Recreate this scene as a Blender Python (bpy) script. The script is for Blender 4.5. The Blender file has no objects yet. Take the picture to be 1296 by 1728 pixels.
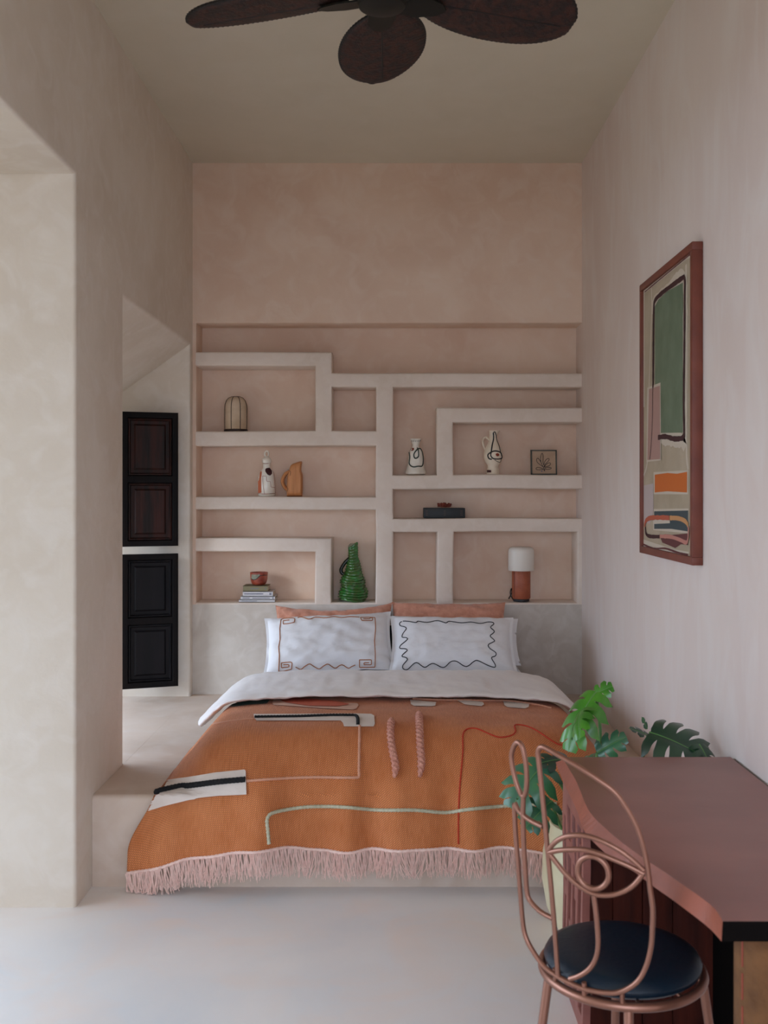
import bpy, bmesh, math, random
from mathutils import Vector, Matrix, noise
from mathutils.bvhtree import BVHTree
from mathutils.geometry import tessellate_polygon
random.seed(7)
PI = math.pi
scn = bpy.context.scene
COL = scn.collection
# ------------------------------------------------------------ camera, sky, light, exposure
F, VX, VY, EYE = 1750.0, 665.0, 830.0, 1.60
cam = bpy.data.objects.new('camera', bpy.data.cameras.new('camera')); COL.objects.link(cam)
cam.location = (0, 0, EYE); cam.rotation_euler = (PI/2, 0, 0)
cd = cam.data; cd.sensor_fit = 'HORIZONTAL'; cd.sensor_width = 36; cd.lens = F*36/1296
cd.shift_x = (648-VX)/1296; cd.shift_y = (VY-864)/1296
cd.dof.use_dof = True; cd.dof.focus_distance = 5.6; cd.dof.aperture_fstop = 7.0
cd.clip_start = 0.05
scn.camera = cam
world = bpy.data.worlds.new('sky'); scn.world = world; world.use_nodes = True
wn = world.node_tree; wn.nodes.clear()
wo = wn.nodes.new('ShaderNodeOutputWorld'); wb = wn.nodes.new('ShaderNodeBackground')
wb.inputs[0].default_value = (0.73, 0.885, 1.12, 1); wb.inputs[1].default_value = 3.4
wn.links.new(wb.outputs[0], wo.inputs[0])
sun = bpy.data.objects.new('low_sun', bpy.data.lights.new('low_sun', 'SUN')); COL.objects.link(sun)
sun.data.energy = 0.42; sun.data.angle = math.radians(9); sun.data.color = (.84, .93, 1)
sun.rotation_euler = Vector((1, .9, -1.345*math.tan(math.radians(16)))).to_track_quat('-Z', 'Y').to_euler()
def portal(name, loc, sy, sz, rot=(0, -PI/2, 0)):
    l = bpy.data.lights.new(name, 'AREA'); l.shape = 'RECTANGLE'; l.size = sz; l.size_y = sy
    l.cycles.is_portal = True
    o = bpy.data.objects.new(name, l); COL.objects.link(o); o.location = loc
    o.rotation_euler = rot
XL, XR, YB, ZC, YF = -1.224, 1.141, 6.30, 3.598, -1.6
PLAT, PY = 0.37, 4.20
WT = 0.90
portal('doorway_daylight', (XL-WT-.02, 2.145, 1.41), 3.69, 2.82)
portal('alcove_daylight', (XL-WT-.02, 5.19, 1.12), 2.1, 1.5)
portal('rear_fill_portal', (-.1, YF-.12, 1.55), 3.1, 2.1, (PI/2, 0, 0))  # fill: guides sky light through the opening added behind the camera
vs = scn.view_settings; scn.display_settings.display_device = 'sRGB'
vs.view_transform = 'Standard'; vs.look = 'None'; vs.gamma = 1; vs.use_curve_mapping = False
vs.exposure = 0.48
scn.cycles.max_bounces = 10; scn.cycles.diffuse_bounces = 7
scn.cycles.use_denoising = True
scn.cycles.sample_clamp_indirect = 8
scn.cycles.caustics_reflective = False; scn.cycles.caustics_refractive = False

# ------------------------------------------------------------ maths helpers
def at(px, py, Y): return Vector(((px-VX)*Y/F, Y, EYE-(py-VY)*Y/F))
def atz(px, py, Z):
    Y = (EYE-Z)*F/(py-VY); return Vector(((px-VX)*Y/F, Y, Z))
def ray(px, py): return Vector(((px-VX)/F, 1, -(py-VY)/F))
EYEV = Vector((0, 0, EYE))
def lerp(a, b, t): return a+(b-a)*t
def sstep(a, b, x):
    t = max(0., min(1., (x-a)/(b-a))); return t*t*(3-2*t)
def interp(tab, x):
    if x <= tab[0][0]: return tab[0][1]
    for (a, b), (c, d) in zip(tab, tab[1:]):
        if x <= c: return b+(d-b)*(x-a)/(c-a)
    return tab[-1][1]
def catmull(pts, n=6, closed=False):
    pts = [Vector(p) for p in pts]; N = len(pts)
    if N < 3 and not closed:
        return [pts[0].lerp(pts[-1], i/n) for i in range(n+1)]
    out = []
    R = range(N if closed else N-1)
    for i in R:
        if closed: p0, p1, p2, p3 = pts[i-1], pts[i], pts[(i+1) % N], pts[(i+2) % N]
        else:
            p1, p2 = pts[i], pts[i+1]
            p0 = pts[i-1] if i > 0 else p1*2-p2
            p3 = pts[i+2] if i+2 < N else p2*2-p1
        for k in range(n):
            t = k/n
            out.append(.5*((2*p1)+(p2-p0)*t+(2*p0-5*p1+4*p2-p3)*t*t+(3*p1-p0-3*p2+p3)*t**3))
    if not closed: out.append(pts[-1])
    return out
def cr2(pts, n=6, closed=False):
    return [(v.x, v.y) for v in catmull([(a, b, 0) for a, b in pts], n, closed)]
def resample(pts, step, closed=False):
    P = [Vector(p) for p in pts]
    if closed: P.append(P[0])
    L = [0]
    for a, b in zip(P, P[1:]): L.append(L[-1]+(b-a).length)
    n = max(2, int(L[-1]/step)); out = []; j = 0
    for i in range(n if closed else n+1):
        d = L[-1]*i/n
        while j < len(L)-2 and L[j+1] < d: j += 1
        seg = L[j+1]-L[j]
        out.append(P[j].lerp(P[j+1], (d-L[j])/seg if seg > 1e-9 else 0))
    return out

# ------------------------------------------------------------ object helpers
def wloc(o):
    v = Vector((0, 0, 0))
    while o is not None: v += o.location; o = o.parent
    return v
def tag(o, label=None, cat=None, group=None, kind=None):
    if label: o['label'] = label
    if cat: o['category'] = cat
    if group: o['group'] = group
    if kind: o['kind'] = kind
    return o
def thing(name, loc, label, cat, group=None):
    o = bpy.data.objects.new(name, None); COL.objects.link(o); o.location = loc
    o.empty_display_size = .05
    return tag(o, label, cat, group)
def obj(name, bm, mat, parent=None, loc=(0, 0, 0), smooth=True, label=None):
    """bm holds world coordinates; links ONE mesh object"""
    base = wloc(parent)+Vector(loc)
    bmesh.ops.translate(bm, verts=bm.verts, vec=-base)
    me = bpy.data.meshes.new(name); bm.to_mesh(me); bm.free()
    for m in (mat if isinstance(mat, (list, tuple)) else [mat]): me.materials.append(m)
    if smooth:
        for p in me.polygons: p.use_smooth = True
        try: me.set_sharp_from_angle(angle=math.radians(42))
        except Exception: pass
    o = bpy.data.objects.new(name, me); COL.objects.link(o); o.location = loc
    if parent: o.parent = parent
    if label: o['label'] = label
    return o
def bvh_of(o):
    bm = bmesh.new(); bm.from_mesh(o.data); bm.transform(Matrix.Translation(wloc(o)))
    t = BVHTree.FromBMesh(bm); bm.free(); return t
def hit(px, py, tree, off=0.0):
    p, n, i, d = tree.ray_cast(EYEV, ray(px, py).normalized())
    if p is None: return None
    if n.dot(ray(px, py)) > 0: n = -n
    return p+n*off
def box(bm, x0, x1, y0, y1, z0, z1, bev=0, seg=2):
    r = bmesh.ops.create_cube(bm, size=1)
    vs_ = r['verts']
    for v in vs_:
        v.co = Vector((lerp(x0, x1, v.co.x+.5), lerp(y0, y1, v.co.y+.5), lerp(z0, z1, v.co.z+.5)))
    if bev:
        es = list({e for v in vs_ for e in v.link_edges})
        bmesh.ops.bevel(bm, geom=es, offset=bev, segments=seg, affect='EDGES', profile=.5)
    return bm
def B(*a, **k): return box(bmesh.new(), *a, **k)
def tube(bm, pts, r, seg=8, closed=False, twist=0, tw_amp=.2, tw_n=2, caps=True):
    """r: number or function of 0..1"""
    P = [Vector(p) for p in pts]; N = len(P)
    if N < 2: return bm
    rf = r if callable(r) else (lambda t: r)
    T = []
    for i in range(N):
        a = P[i-1] if (i > 0 or closed) else P[i]
        b = P[(i+1) % N] if (i < N-1 or closed) else P[i]
        d = b-a
        T.append(d.normalized() if d.length > 1e-9 else Vector((0, 0, 1)))
    up = Vector((0, 0, 1)) if abs(T[0].z) < .9 else Vector((1, 0, 0))
    nrm = (up-T[0]*up.dot(T[0])).normalized()
    rings = []; L = 0
    for i in range(N):
        if i: L += (P[i]-P[i-1]).length
        nrm = (nrm-T[i]*nrm.dot(T[i])).normalized()
        bi = T[i].cross(nrm); ring = []
        for k in range(seg):
            a = 2*PI*k/seg
            rr = rf(i/max(1, N-1))
            if twist: rr *= 1+tw_amp*math.sin(tw_n*a+2*PI*L/twist)
            ring.append(bm.verts.new(P[i]+(nrm*math.cos(a)+bi*math.sin(a))*rr))
        rings.append(ring)
    for i in range(N if closed else N-1):
        A, C = rings[i], rings[(i+1) % N]
        off = 0
        if closed and i == N-1:
            off = min(range(seg), key=lambda o_: (A[0].co-C[o_].co).length)
        for k in range(seg):
            bm.faces.new((A[k], A[(k+1) % seg], C[(k+1+off) % seg], C[(k+off) % seg]))
    if caps and not closed:
        bm.faces.new(list(reversed(rings[0]))); bm.faces.new(rings[-1])
    return bm
def TB(*a, **k): return tube(bmesh.new(), *a, **k)
def lathe(bm, prof, c, seg=32, fn=None, cap=True, ph=0):
    """prof: (radius, z) bottom to top, around world point c. fn(a,r,z)->(r,z) bends it."""
    rings = []
    for r, z in prof:
        ring = []
        for k in range(seg):
            a = 2*PI*k/seg+ph; rr, zz = fn(a, r, z) if fn else (r, z)
            ring.append(bm.verts.new((c[0]+rr*math.cos(a), c[1]+rr*math.sin(a), c[2]+zz)))
        rings.append(ring)
    for A, C in zip(rings, rings[1:]):
        for k in range(seg): bm.faces.new((A[k], A[(k+1) % seg], C[(k+1) % seg], C[k]))
    if cap:
        bm.faces.new(list(reversed(rings[0]))); bm.faces.new(rings[-1])
    return bm
def LT(*a, **k): return lathe(bmesh.new(), *a, **k)
def grid(bm, nu, nv, f, uv=None):
    V = [[bm.verts.new(f(i/nu, j/nv)) for i in range(nu+1)] for j in range(nv+1)]
    lay = bm.loops.layers.uv.new('UVMap') if uv else None
    for j in range(nv):
        for i in range(nu):
            fc = bm.faces.new((V[j][i], V[j][i+1], V[j+1][i+1], V[j+1][i]))
            if uv:
                for lp, (a, b) in zip(fc.loops, ((i, j), (i+1, j), (i+1, j+1), (i, j+1))):
                    lp[lay].uv = uv(a/nu, b/nv)
    return bm
def prism(bm, pts, a, b, mp):
    """polygon pts (u,v), extruded between depths a and b; mp(u,v,d) -> world"""
    A = [bm.verts.new(mp(u, v, a)) for u, v in pts]; C = [bm.verts.new(mp(u, v, b)) for u, v in pts]
    n = len(pts); bm.faces.new(A); bm.faces.new(list(reversed(C)))
    for i in range(n): bm.faces.new((A[i], C[i], C[(i+1) % n], A[(i+1) % n]))
    bmesh.ops.recalc_face_normals(bm, faces=bm.faces)
    return bm
def slab(us, vs_, solid, mp, depth, bev=.012, seg=3, move_back=None, back=True, outer=False):
    """plate with rectangular holes on a grid; mp(u,v,d)->world, d=0 the visible face"""
    bm = bmesh.new(); V = {}; nu, nv = len(us)-1, len(vs_)-1
    def vert(i, j, s):
        k = (i, j, s)
        if k not in V:
            u, v, d = us[i], vs_[j], depth*s
            if s and move_back: u, v, d = move_back(u, v, d)
            V[k] = bm.verts.new(mp(u, v, d))
        return V[k]
    S = [[solid(.5*(us[i]+us[i+1]), .5*(vs_[j]+vs_[j+1])) for j in range(nv)] for i in range(nu)]
    fr = set(); sd = set()
    for i in range(nu):
        for j in range(nv):
            if not S[i][j]: continue
            fr.add(bm.faces.new([vert(i, j, 0), vert(i+1, j, 0), vert(i+1, j+1, 0), vert(i, j+1, 0)]))
            if back: bm.faces.new([vert(i, j+1, 1), vert(i+1, j+1, 1), vert(i+1, j, 1), vert(i, j, 1)])
            for (di, dj, p, q) in ((-1, 0, (i, j+1), (i, j)), (1, 0, (i+1, j), (i+1, j+1)), (0, -1, (i, j), (i+1, j)), (0, 1, (i+1, j+1), (i, j+1))):
                a, b = i+di, j+dj
                inside = 0 <= a < nu and 0 <= b < nv
                if inside and S[a][b]: continue
                f = bm.faces.new([vert(*p, 0), vert(*p, 1), vert(*q, 1), vert(*q, 0)])
                if inside or outer: sd.add(f)
    bmesh.ops.recalc_face_normals(bm, faces=bm.faces)
    if bev:
        es = [e for e in bm.edges if len(e.link_faces) == 2 and any(f in fr for f in e.link_faces) and any(f in sd for f in e.link_faces)]
        bmesh.ops.bevel(bm, geom=es, offset=bev, segments=seg, affect='EDGES', profile=.5)
    return bm

# ------------------------------------------------------------ materials
def srgb(h):
    h = h.lstrip('#'); c = [int(h[i:i+2], 16)/255 for i in (0, 2, 4)]
    return tuple(x/12.92 if x <= .04045 else ((x+.055)/1.055)**2.4 for x in c)
def mat(name, c1, rough=.6, c2=None, scale=6, bump=0, bscale=60, metal=0, detail=4, coat=0, spec=.5, sheen=0, stretch=None, contrast=(.35, .65), trans=0, bdist=.01, sss=0):
    m = bpy.data.materials.new(name); m.use_nodes = True; nt = m.node_tree; b = nt.nodes['Principled BSDF']
    c1 = srgb(c1) if isinstance(c1, str) else c1; c2 = srgb(c2) if isinstance(c2, str) else c2
    b.inputs['Base Color'].default_value = (*c1, 1); b.inputs['Roughness'].default_value = rough
    b.inputs['Metallic'].default_value = metal; b.inputs['Specular IOR Level'].default_value = spec
    b.inputs['Coat Weight'].default_value = coat; b.inputs['Sheen Weight'].default_value = sheen
    b.inputs['Coat Roughness'].default_value = .15
    if sss: b.inputs['Subsurface Weight'].default_value = sss; b.inputs['Subsurface Radius'].default_value = (.02, .015, .01)
    tc = nt.nodes.new('ShaderNodeTexCoord'); src = tc.outputs['Object']
    if stretch:
        mp = nt.nodes.new('ShaderNodeMapping'); mp.inputs['Scale'].default_value = stretch
        nt.links.new(src, mp.inputs[0]); src = mp.outputs[0]
    if c2:
        n = nt.nodes.new('ShaderNodeTexNoise'); n.inputs['Scale'].default_value = scale; n.inputs['Detail'].default_value = detail
        r = nt.nodes.new('ShaderNodeMapRange'); r.inputs[1].default_value, r.inputs[2].default_value = contrast
        x = nt.nodes.new('ShaderNodeMix'); x.data_type = 'RGBA'
        x.inputs[6].default_value = (*c1, 1); x.inputs[7].default_value = (*c2, 1)
        nt.links.new(src, n.inputs['Vector']); nt.links.new(n.outputs[0], r.inputs[0]); nt.links.new(r.outputs[0], x.inputs[0])
        nt.links.new(x.outputs[2], b.inputs['Base Color'])
    if bump:
        n = nt.nodes.new('ShaderNodeTexNoise'); n.inputs['Scale'].default_value = bscale; n.inputs['Detail'].default_value = 5
        bp = nt.nodes.new('ShaderNodeBump'); bp.inputs['Strength'].default_value = bump; bp.inputs['Distance'].default_value = bdist
        nt.links.new(src, n.inputs['Vector']); nt.links.new(n.outputs[0], bp.inputs['Height']); nt.links.new(bp.outputs[0], b.inputs['Normal'])
    return m
def plaster(name, a, b_, c, s1=1.6, s2=7, rough=.62, bump=.25, brush=1.0, amt=.45):
    """hand trowelled lime plaster: two scales of cloudy colour, faint relief"""
    m = bpy.data.materials.new(name); m.use_nodes = True; nt = m.node_tree; P = nt.nodes['Principled BSDF']
    N = nt.nodes.new; Lk = nt.links.new
    g = N('ShaderNodeNewGeometry'); mp = N('ShaderNodeMapping'); mp.inputs['Scale'].default_value = (1, 1, brush)
    Lk(g.outputs['Position'], mp.inputs[0])
    def ns(sc, det, dist=0):
        n = N('ShaderNodeTexNoise'); n.inputs['Scale'].default_value = sc; n.inputs['Detail'].default_value = det
        n.inputs['Distortion'].default_value = dist; Lk(mp.outputs[0], n.inputs['Vector']); return n.outputs[0]
    def mr(x, lo, hi, a0=0, a1=1):
        r = N('ShaderNodeMapRange'); r.inputs[1].default_value = lo; r.inputs[2].default_value = hi
        r.inputs[3].default_value = a0; r.inputs[4].default_value = a1; Lk(x, r.inputs[0]); return r.outputs[0]
    def mix(f, x, y):
        q = N('ShaderNodeMix'); q.data_type = 'RGBA'; Lk(f, q.inputs[0])
        for s, v in ((6, x), (7, y)):
            if isinstance(v, str): q.inputs[s].default_value = (*srgb(v), 1)
            else: Lk(v, q.inputs[s])
        return q.outputs[2]
    x = mix(mr(ns(s1, 5, .6), .36, .64), a, b_)
    x = mix(mr(ns(s2, 8, 1.2), .45, .7, 0, amt), x, c)
    Lk(x, P.inputs['Base Color'])
    Lk(mr(ns(3, 4), .3, .7, rough-.08, rough+.1), P.inputs['Roughness'])
    bp = N('ShaderNodeBump'); bp.inputs['Strength'].default_value = bump; bp.inputs['Distance'].default_value = .012
    ad = N('ShaderNodeMath'); ad.operation = 'ADD'
    m1 = N('ShaderNodeMath'); m1.operation = 'MULTIPLY'; m1.inputs[1].default_value = .25
    Lk(ns(45, 5), m1.inputs[0]); Lk(ns(5, 4, .8), ad.inputs[0]); Lk(m1.outputs[0], ad.inputs[1])
    Lk(ad.outputs[0], bp.inputs['Height']); Lk(bp.outputs[0], P.inputs['Normal'])
    return m
M_WALL = plaster('lime plaster', '#e2c8b3', '#d8b9a3', '#e6d3c3')
M_WALLL = plaster('left wall plaster', '#ddd2c4', '#d4c7b7', '#e4dcd3')
M_WALLR = plaster('brushed plaster', '#e1d3ca', '#d9c8bf', '#e6dfda', s1=1.2, s2=5, brush=.35)
M_SHELF = plaster('shelf plaster', '#e2d2c5', '#dacabc', '#e6dad0', s1=3, s2=14)
M_CEIL = plaster('ceiling paint', '#d2c9b5', '#cdc4b0', '#d7cfbf', s1=.8, s2=3, bump=.08, amt=.3)
M_FLOOR = plaster('polished cement', '#efe9e4', '#dfe0e1', '#f0ddd0', s1=1.0, s2=2.2, rough=.42, bump=.1, amt=.6)
M_LOW = plaster('lower wall plaster', '#cbc2b8', '#bdb2a7', '#d6cfc8', s1=3, s2=9, amt=.6)
M_PLAT = plaster('platform cement', '#d5c1b0', '#c4ae9c', '#dccfc4', s1=1.8, s2=5, rough=.48, bump=.12)
M_GROUND = mat('courtyard stone', '#a59a88', .9, '#8c8271', 2)
M_WHITE = mat('white cotton', '#e8e6e8', .85, '#dedde0', 3, bump=.25, bscale=7, sheen=.2, bdist=.03)
M_DUVET = mat('duvet cotton', '#ebe4df', .88, '#e2dad6', 3, bump=.3, bscale=9, sheen=.2, bdist=.02)
M_TERRA = mat('terracotta linen', '#d0937a', .9, '#be8068', 30, bump=.6, bscale=22, sheen=.3, bdist=.015)
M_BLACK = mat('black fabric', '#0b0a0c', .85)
M_SHUT = mat('ebony stained wood', '#080608', .6, '#100908', 5, spec=.15, bump=.3, bscale=9, stretch=(8, 8, 1), bdist=.004)
M_SHUTK = mat('black shutter panel', '#09080b', .55, '#120e12', 4, spec=.2, stretch=(8, 8, 1))
M_SHUTP = mat('worn shutter panel', '#150a07', .5, '#35150e', 4, spec=.25, bump=.3, bscale=9, stretch=(8, 8, 1), bdist=.004)
M_COPPER = mat('rose copper', '#976b5a', .34, metal=.75, spec=.5)
M_LEATHER = mat('navy leather', '#0d2230', .36, '#0b1c2a', 4, bump=.12, bscale=70)
M_DESK = mat('mahogany stain', '#7a4840', .36, '#905a50', 3, bump=.05, bscale=6, stretch=(1, 1.6, 1), coat=.15, contrast=(.25, .75))
M_DESKE = mat('desk edge', '#96503a', .42, '#86452f', 5, stretch=(1, 3, 1))
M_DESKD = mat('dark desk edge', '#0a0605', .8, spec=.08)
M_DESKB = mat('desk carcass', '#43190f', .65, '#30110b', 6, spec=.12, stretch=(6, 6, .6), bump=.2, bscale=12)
M_CARVE = mat('carved panel wood', '#7c463d', .45, '#93594e', 8)
M_SUEDE = mat('tan suede', '#724b28', .92, '#58371a', 14, bump=.5, bscale=60)
M_POT = mat('cream glazed pot', '#d9cfae', .35, '#c9bd98', 5)
M_SOIL = mat('soil', '#2a1d14', .95)
M_FAN = mat('woven fan blade', '#38190f', .65, '#1b0b08', 34, bump=1, bscale=70, bdist=.006, contrast=(.42, .58))
M_FAND = mat('fan dark binding', '#0d0807', .6)
M_IRON = mat('blackened iron', '#23221d', .5, metal=.6)
M_FRAME = mat('red brown picture frame', '#7a3d2c', .5, '#6b3325', 10)
M_CLAY = mat('cream ceramic', '#eadcc8', .4, '#e0d0ba', 10)
M_CLAYW = mat('white glaze', '#ece6dc', .22, '#dfd5c6', 10)
M_WOODJ = mat('orange clay jug', '#cc8a56', .55, '#b37443', 5, stretch=(9, 9, 1), contrast=(.3, .7))
M_GREEN = mat('green glass glaze', '#2a6f2e', .1, '#3d5526', 34, coat=.8)
M_GREEN2 = mat('dark green glaze', '#06140a', .2)
M_PARCH = mat('parchment panel', '#ccb59c', .7, '#b39a7e', 8)
M_RIB = mat('dark bronze rib', '#2a1710', .6)
M_LAMPS = mat('opal glass', '#e4dcd2', .4, sss=.0)
M_TAN = mat('saddle leather', '#a95c3e', .48, '#9b4f34', 20, bump=.2, bscale=120)
M_INK = mat('black paint', '#15161a', .5)
M_INKG = mat('green black paint', '#22332d', .5)
M_RUST = mat('rust paint', '#8c3a24', .6)
M_BRICK = mat('brick orange paint', '#c0653f', .6)
M_MAR = mat('maroon paint', '#431a1c', .7)
M_CORAL = mat('red coral', '#8a3826', .6, '#6d2819', 40, bump=.8, bscale=120)
M_BOX = mat('black book cloth', '#121519', .55)
M_SPINE = mat('faded spine print', '#4c3a36', .7)
M_CUP = mat('brick red cup', '#a04a34', .3, '#7f3223', 26, coat=.3)
M_CUPG = mat('grey glaze', '#8d8c7a', .25, '#6a6a5a', 30)
M_OLIVE = mat('olive book cover', '#7d7456', .7)
M_BOOKW = mat('white book cover', '#c9c6c8', .6)
M_PAGES = mat('book pages', '#b7ab98', .8)
M_PRINT = mat('grey print', '#6f6f7c', .7)
M_FRING = mat('pink fringe yarn', '#f0d3c8', .9, '#e6c2b6', 60)
M_PINK = mat('knitted pink yarn', '#d69a86', .9, '#c2806c', 70, bump=.6, bscale=200)
M_PINKC = mat('pink cord', '#d0987c', .9)
M_SAGE = mat('sage cream cord', '#c3bfa6', .9, '#b0ac92', 90)
M_BLKC = mat('black wool cord', '#0c0b0d', .9)
M_RED = mat('red yarn', '#b5371f', .9)
M_PATCH = mat('white cotton patch', '#e0d4cb', .9, '#d6c8be', 10, bump=.3, bscale=30)
M_PATCHP = mat('pale pink patch', '#cfa58f', .9)
M_PATCHR = mat('coral patch', '#b4553a', .9)
M_PATCHG = mat('sage green patch', '#46564a', .9)
M_PATCHN = mat('navy patch', '#1c2233', .9)
M_EMB_O = mat('rust embroidery', '#a5673f', .8)
M_EMB_B = mat('charcoal embroidery', '#26282d', .8)
M_FLEX = mat('black cable', '#0b0b0b', .5)
M_BRASS = mat('brass stud', '#b08a50', .3, metal=1)
def leafmat(name, a, b_, rough=.32):
    m = mat(name, a, rough, b_, 14, coat=.25)
    return m
M_LEAFB = leafmat('bright leaf', '#4c8a26', '#32701c')
M_LEAFM = leafmat('mid leaf', '#33614a', '#3f7348')
M_LEAFD = leafmat('dark leaf', '#223b2c', '#2c4a33')
M_STEM = mat('plant stem', '#5f8a4c', .5)

def blanket_mat():
    m = bpy.data.materials.new('rust woven wool'); m.use_nodes = True; nt = m.node_tree; P = nt.nodes['Principled BSDF']
    N = nt.nodes.new; Lk = nt.links.new
    P.inputs['Roughness'].default_value = .92; P.inputs['Sheen Weight'].default_value = .15; P.inputs['Specular IOR Level'].default_value = .2
    uv = N('ShaderNodeUVMap'); uv.uv_map = 'UVMap'
    def mp(sx, sy, rot=0):
        q = N('ShaderNodeMapping'); q.inputs['Scale'].default_value = (sx, sy, 1); q.inputs['Rotation'].default_value = (0, 0, rot); Lk(uv.outputs[0], q.inputs[0]); return q.outputs[0]
    bk = N('ShaderNodeTexBrick'); bk.inputs['Scale'].default_value = 1; bk.inputs['Mortar Size'].default_value = .16; bk.inputs['Mortar Smooth'].default_value = .6
    bk.inputs['Brick Width'].default_value = 1.3; bk.inputs['Row Height'].default_value = 1; bk.offset = .5
    Lk(mp(150, 150, PI/4), bk.inputs['Vector'])
    n1 = N('ShaderNodeTexNoise'); n1.inputs['Scale'].default_value = 1; n1.inputs['Detail'].default_value = 5; Lk(mp(160, 16), n1.inputs['Vector'])
    n2 = N('ShaderNodeTexNoise'); n2.inputs['Scale'].default_value = 7; n2.inputs['Detail'].default_value = 4; Lk(uv.outputs[0], n2.inputs['Vector'])
    cr = N('ShaderNodeValToRGB'); e = cr.color_ramp.elements
    e[0].position = .3; e[0].color = (*srgb('#cc753e'), 1); e[1].position = .7; e[1].color = (*srgb('#ee9a64'), 1)
    ad = N('ShaderNodeMath'); ad.operation = 'MULTIPLY_ADD'; ad.inputs[1].default_value = .5; Lk(n1.outputs[0], ad.inputs[0])
    hm = N('ShaderNodeMath'); hm.operation = 'MULTIPLY'; hm.inputs[1].default_value = .5; Lk(n2.outputs[0], hm.inputs[0]); Lk(hm.outputs[0], ad.inputs[2])
    Lk(ad.outputs[0], cr.inputs[0])
    mx = N('ShaderNodeMix'); mx.data_type = 'RGBA'; mx.blend_type = 'MIX'
    ml = N('ShaderNodeMath'); ml.operation = 'MULTIPLY'; ml.inputs[1].default_value = .8; Lk(bk.outputs['Fac'], ml.inputs[0])
    Lk(ml.outputs[0], mx.inputs[0]); Lk(cr.outputs[0], mx.inputs[6]); mx.inputs[7].default_value = (*srgb('#8a4a24'), 1)
    Lk(mx.outputs[2], P.inputs['Base Color'])
    inv = N('ShaderNodeMath'); inv.operation = 'SUBTRACT'; inv.inputs[0].default_value = 1; Lk(bk.outputs['Fac'], inv.inputs[1])
    bp = N('ShaderNodeBump'); bp.inputs['Strength'].default_value = .9; bp.inputs['Distance'].default_value = .004
    Lk(inv.outputs[0], bp.inputs['Height']); Lk(bp.outputs[0], P.inputs['Normal'])
    return m
M_BLANKET = blanket_mat()

# ============================================================ THE ROOM
def struct(name, bm, m, parent=None, smooth=True, label=None):
    o = obj(name, bm, m, parent, smooth=smooth, label=label)
    if parent is None: o['kind'] = 'structure'
    return o
struct('floor', B(XL-WT, XR+.2, YF-.1, YB+.3, -.2, 0), M_FLOOR, smooth=False)
struct('ground', B(-30, 30, -30, 35, -.35, -.205), M_GROUND, smooth=False)
struct('wall_light_blocker', B(-6.3, XL-WT-.01, .05, .28, -.2, 4.5), M_WALLL, smooth=False)  # unseen wall, added to keep sky and sun off the doorway jamb
struct('ceiling_light_blocker', B(-4.4, XL-WT-.01, .28, 4.05, 3.0, 3.15), M_CEIL, smooth=False)  # unseen roof, added to cut the high sky light at the doorway
struct('ceiling', B(XL-WT, XR+.2, YF-.1, YB+.4, ZC, ZC+.2), M_CEIL, smooth=False)
struct('wall_right', B(XR, XR+.2, YF-.1, YB+.4, 0, ZC), M_WALLR, smooth=False)
struct('wall_front', slab([XL-WT, -1.15, .95, XR], [0, 3.1, ZC], lambda x, z: not (-1.15 < x < .95 and z < 3.1), lambda x, z, d: Vector((x, YF-d, z)), .1), M_WALL)  # unseen wall; its wide opening is added to let in fill light
# left wall: doorway opening, pier, window alcove with a splayed soffit
DY0, DY1, DZ = 0.30, 3.99, 2.824
AY0, AY1, AZ, AZB = 4.687, 6.235, 2.49, 1.85
def lsolid(y, z):
    if DY0 < y < DY1 and z < DZ: return False
    if AY0 < y < AY1 and PLAT-.02 < z < AZ: return False
    return True
def lback(y, z, d):
    if abs(z-AZ) < 1e-4: z = AZB
    if abs(y-AY0) < 1e-4: y = 4.42
    return y, z, d
struct('wall_left', slab([YF, DY0, DY1, AY0, AY1, YB+.4], [0, PLAT-.02, AZ, DZ, ZC], lsolid, lambda y, z, d: Vector((XL-d, y, z)), WT, bev=.014, seg=3, move_back=lback), M_WALLL)
# back wall with the deep niche that holds the shelving
NX0, NX1 = at(331, 0, YB).x, XR
NZ0, NZ1 = at(0, 1020, YB).z, at(0, 545, YB).z
ND = .20
struct('wall_back', slab([XL, XR], [0, NZ0], lambda x, z: True, lambda x, z, d: Vector((x, YB+d, z)), ND), M_LOW)
struct('wall_back', slab([XL, NX0, NX1], [NZ0, NZ1, ZC], lambda x, z: not (x > NX0 and NZ0 < z < NZ1), lambda x, z, d: Vector((x, YB+d, z)), ND, bev=.008), M_WALL)
struct('wall_niche', B(XL, XR, YB+ND, YB+ND+.1, 0, ZC), M_WALL, smooth=False)
# raised platform under the bed, running into the alcove
pr = [(YB-.001, 0), (YB-.001, PLAT)]+[(PY+.022-.022*math.sin(q*PI/12), PLAT-.022+.022*math.cos(q*PI/12)) for q in range(7)]+[(PY, 0)]
bm = bmesh.new(); N_ = 24
rows = [[bm.verts.new((lerp(XL+.001, XR-.001, i/N_), y, z+(.003*noise.noise(Vector((i*.4, y, 2))) if z > .1 else 0))) for y, z in pr] for i in range(N_+1)]
for A, C in zip(rows, rows[1:]):
    for k in range(len(pr)-1): bm.faces.new((A[k], A[k+1], C[k+1], C[k]))
bm.faces.new(rows[0]); bm.faces.new(list(reversed(rows[-1]))); bmesh.ops.recalc_face_normals(bm, faces=bm.faces)
tag(obj('plaster_platform', bm, M_PLAT), 'raised plaster platform under the bed, level with the alcove floor', 'platform')
struct('window_sill', B(XL-WT, XL+.0005, AY0, AY1, PLAT-.05, PLAT), M_PLAT, smooth=False)

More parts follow.
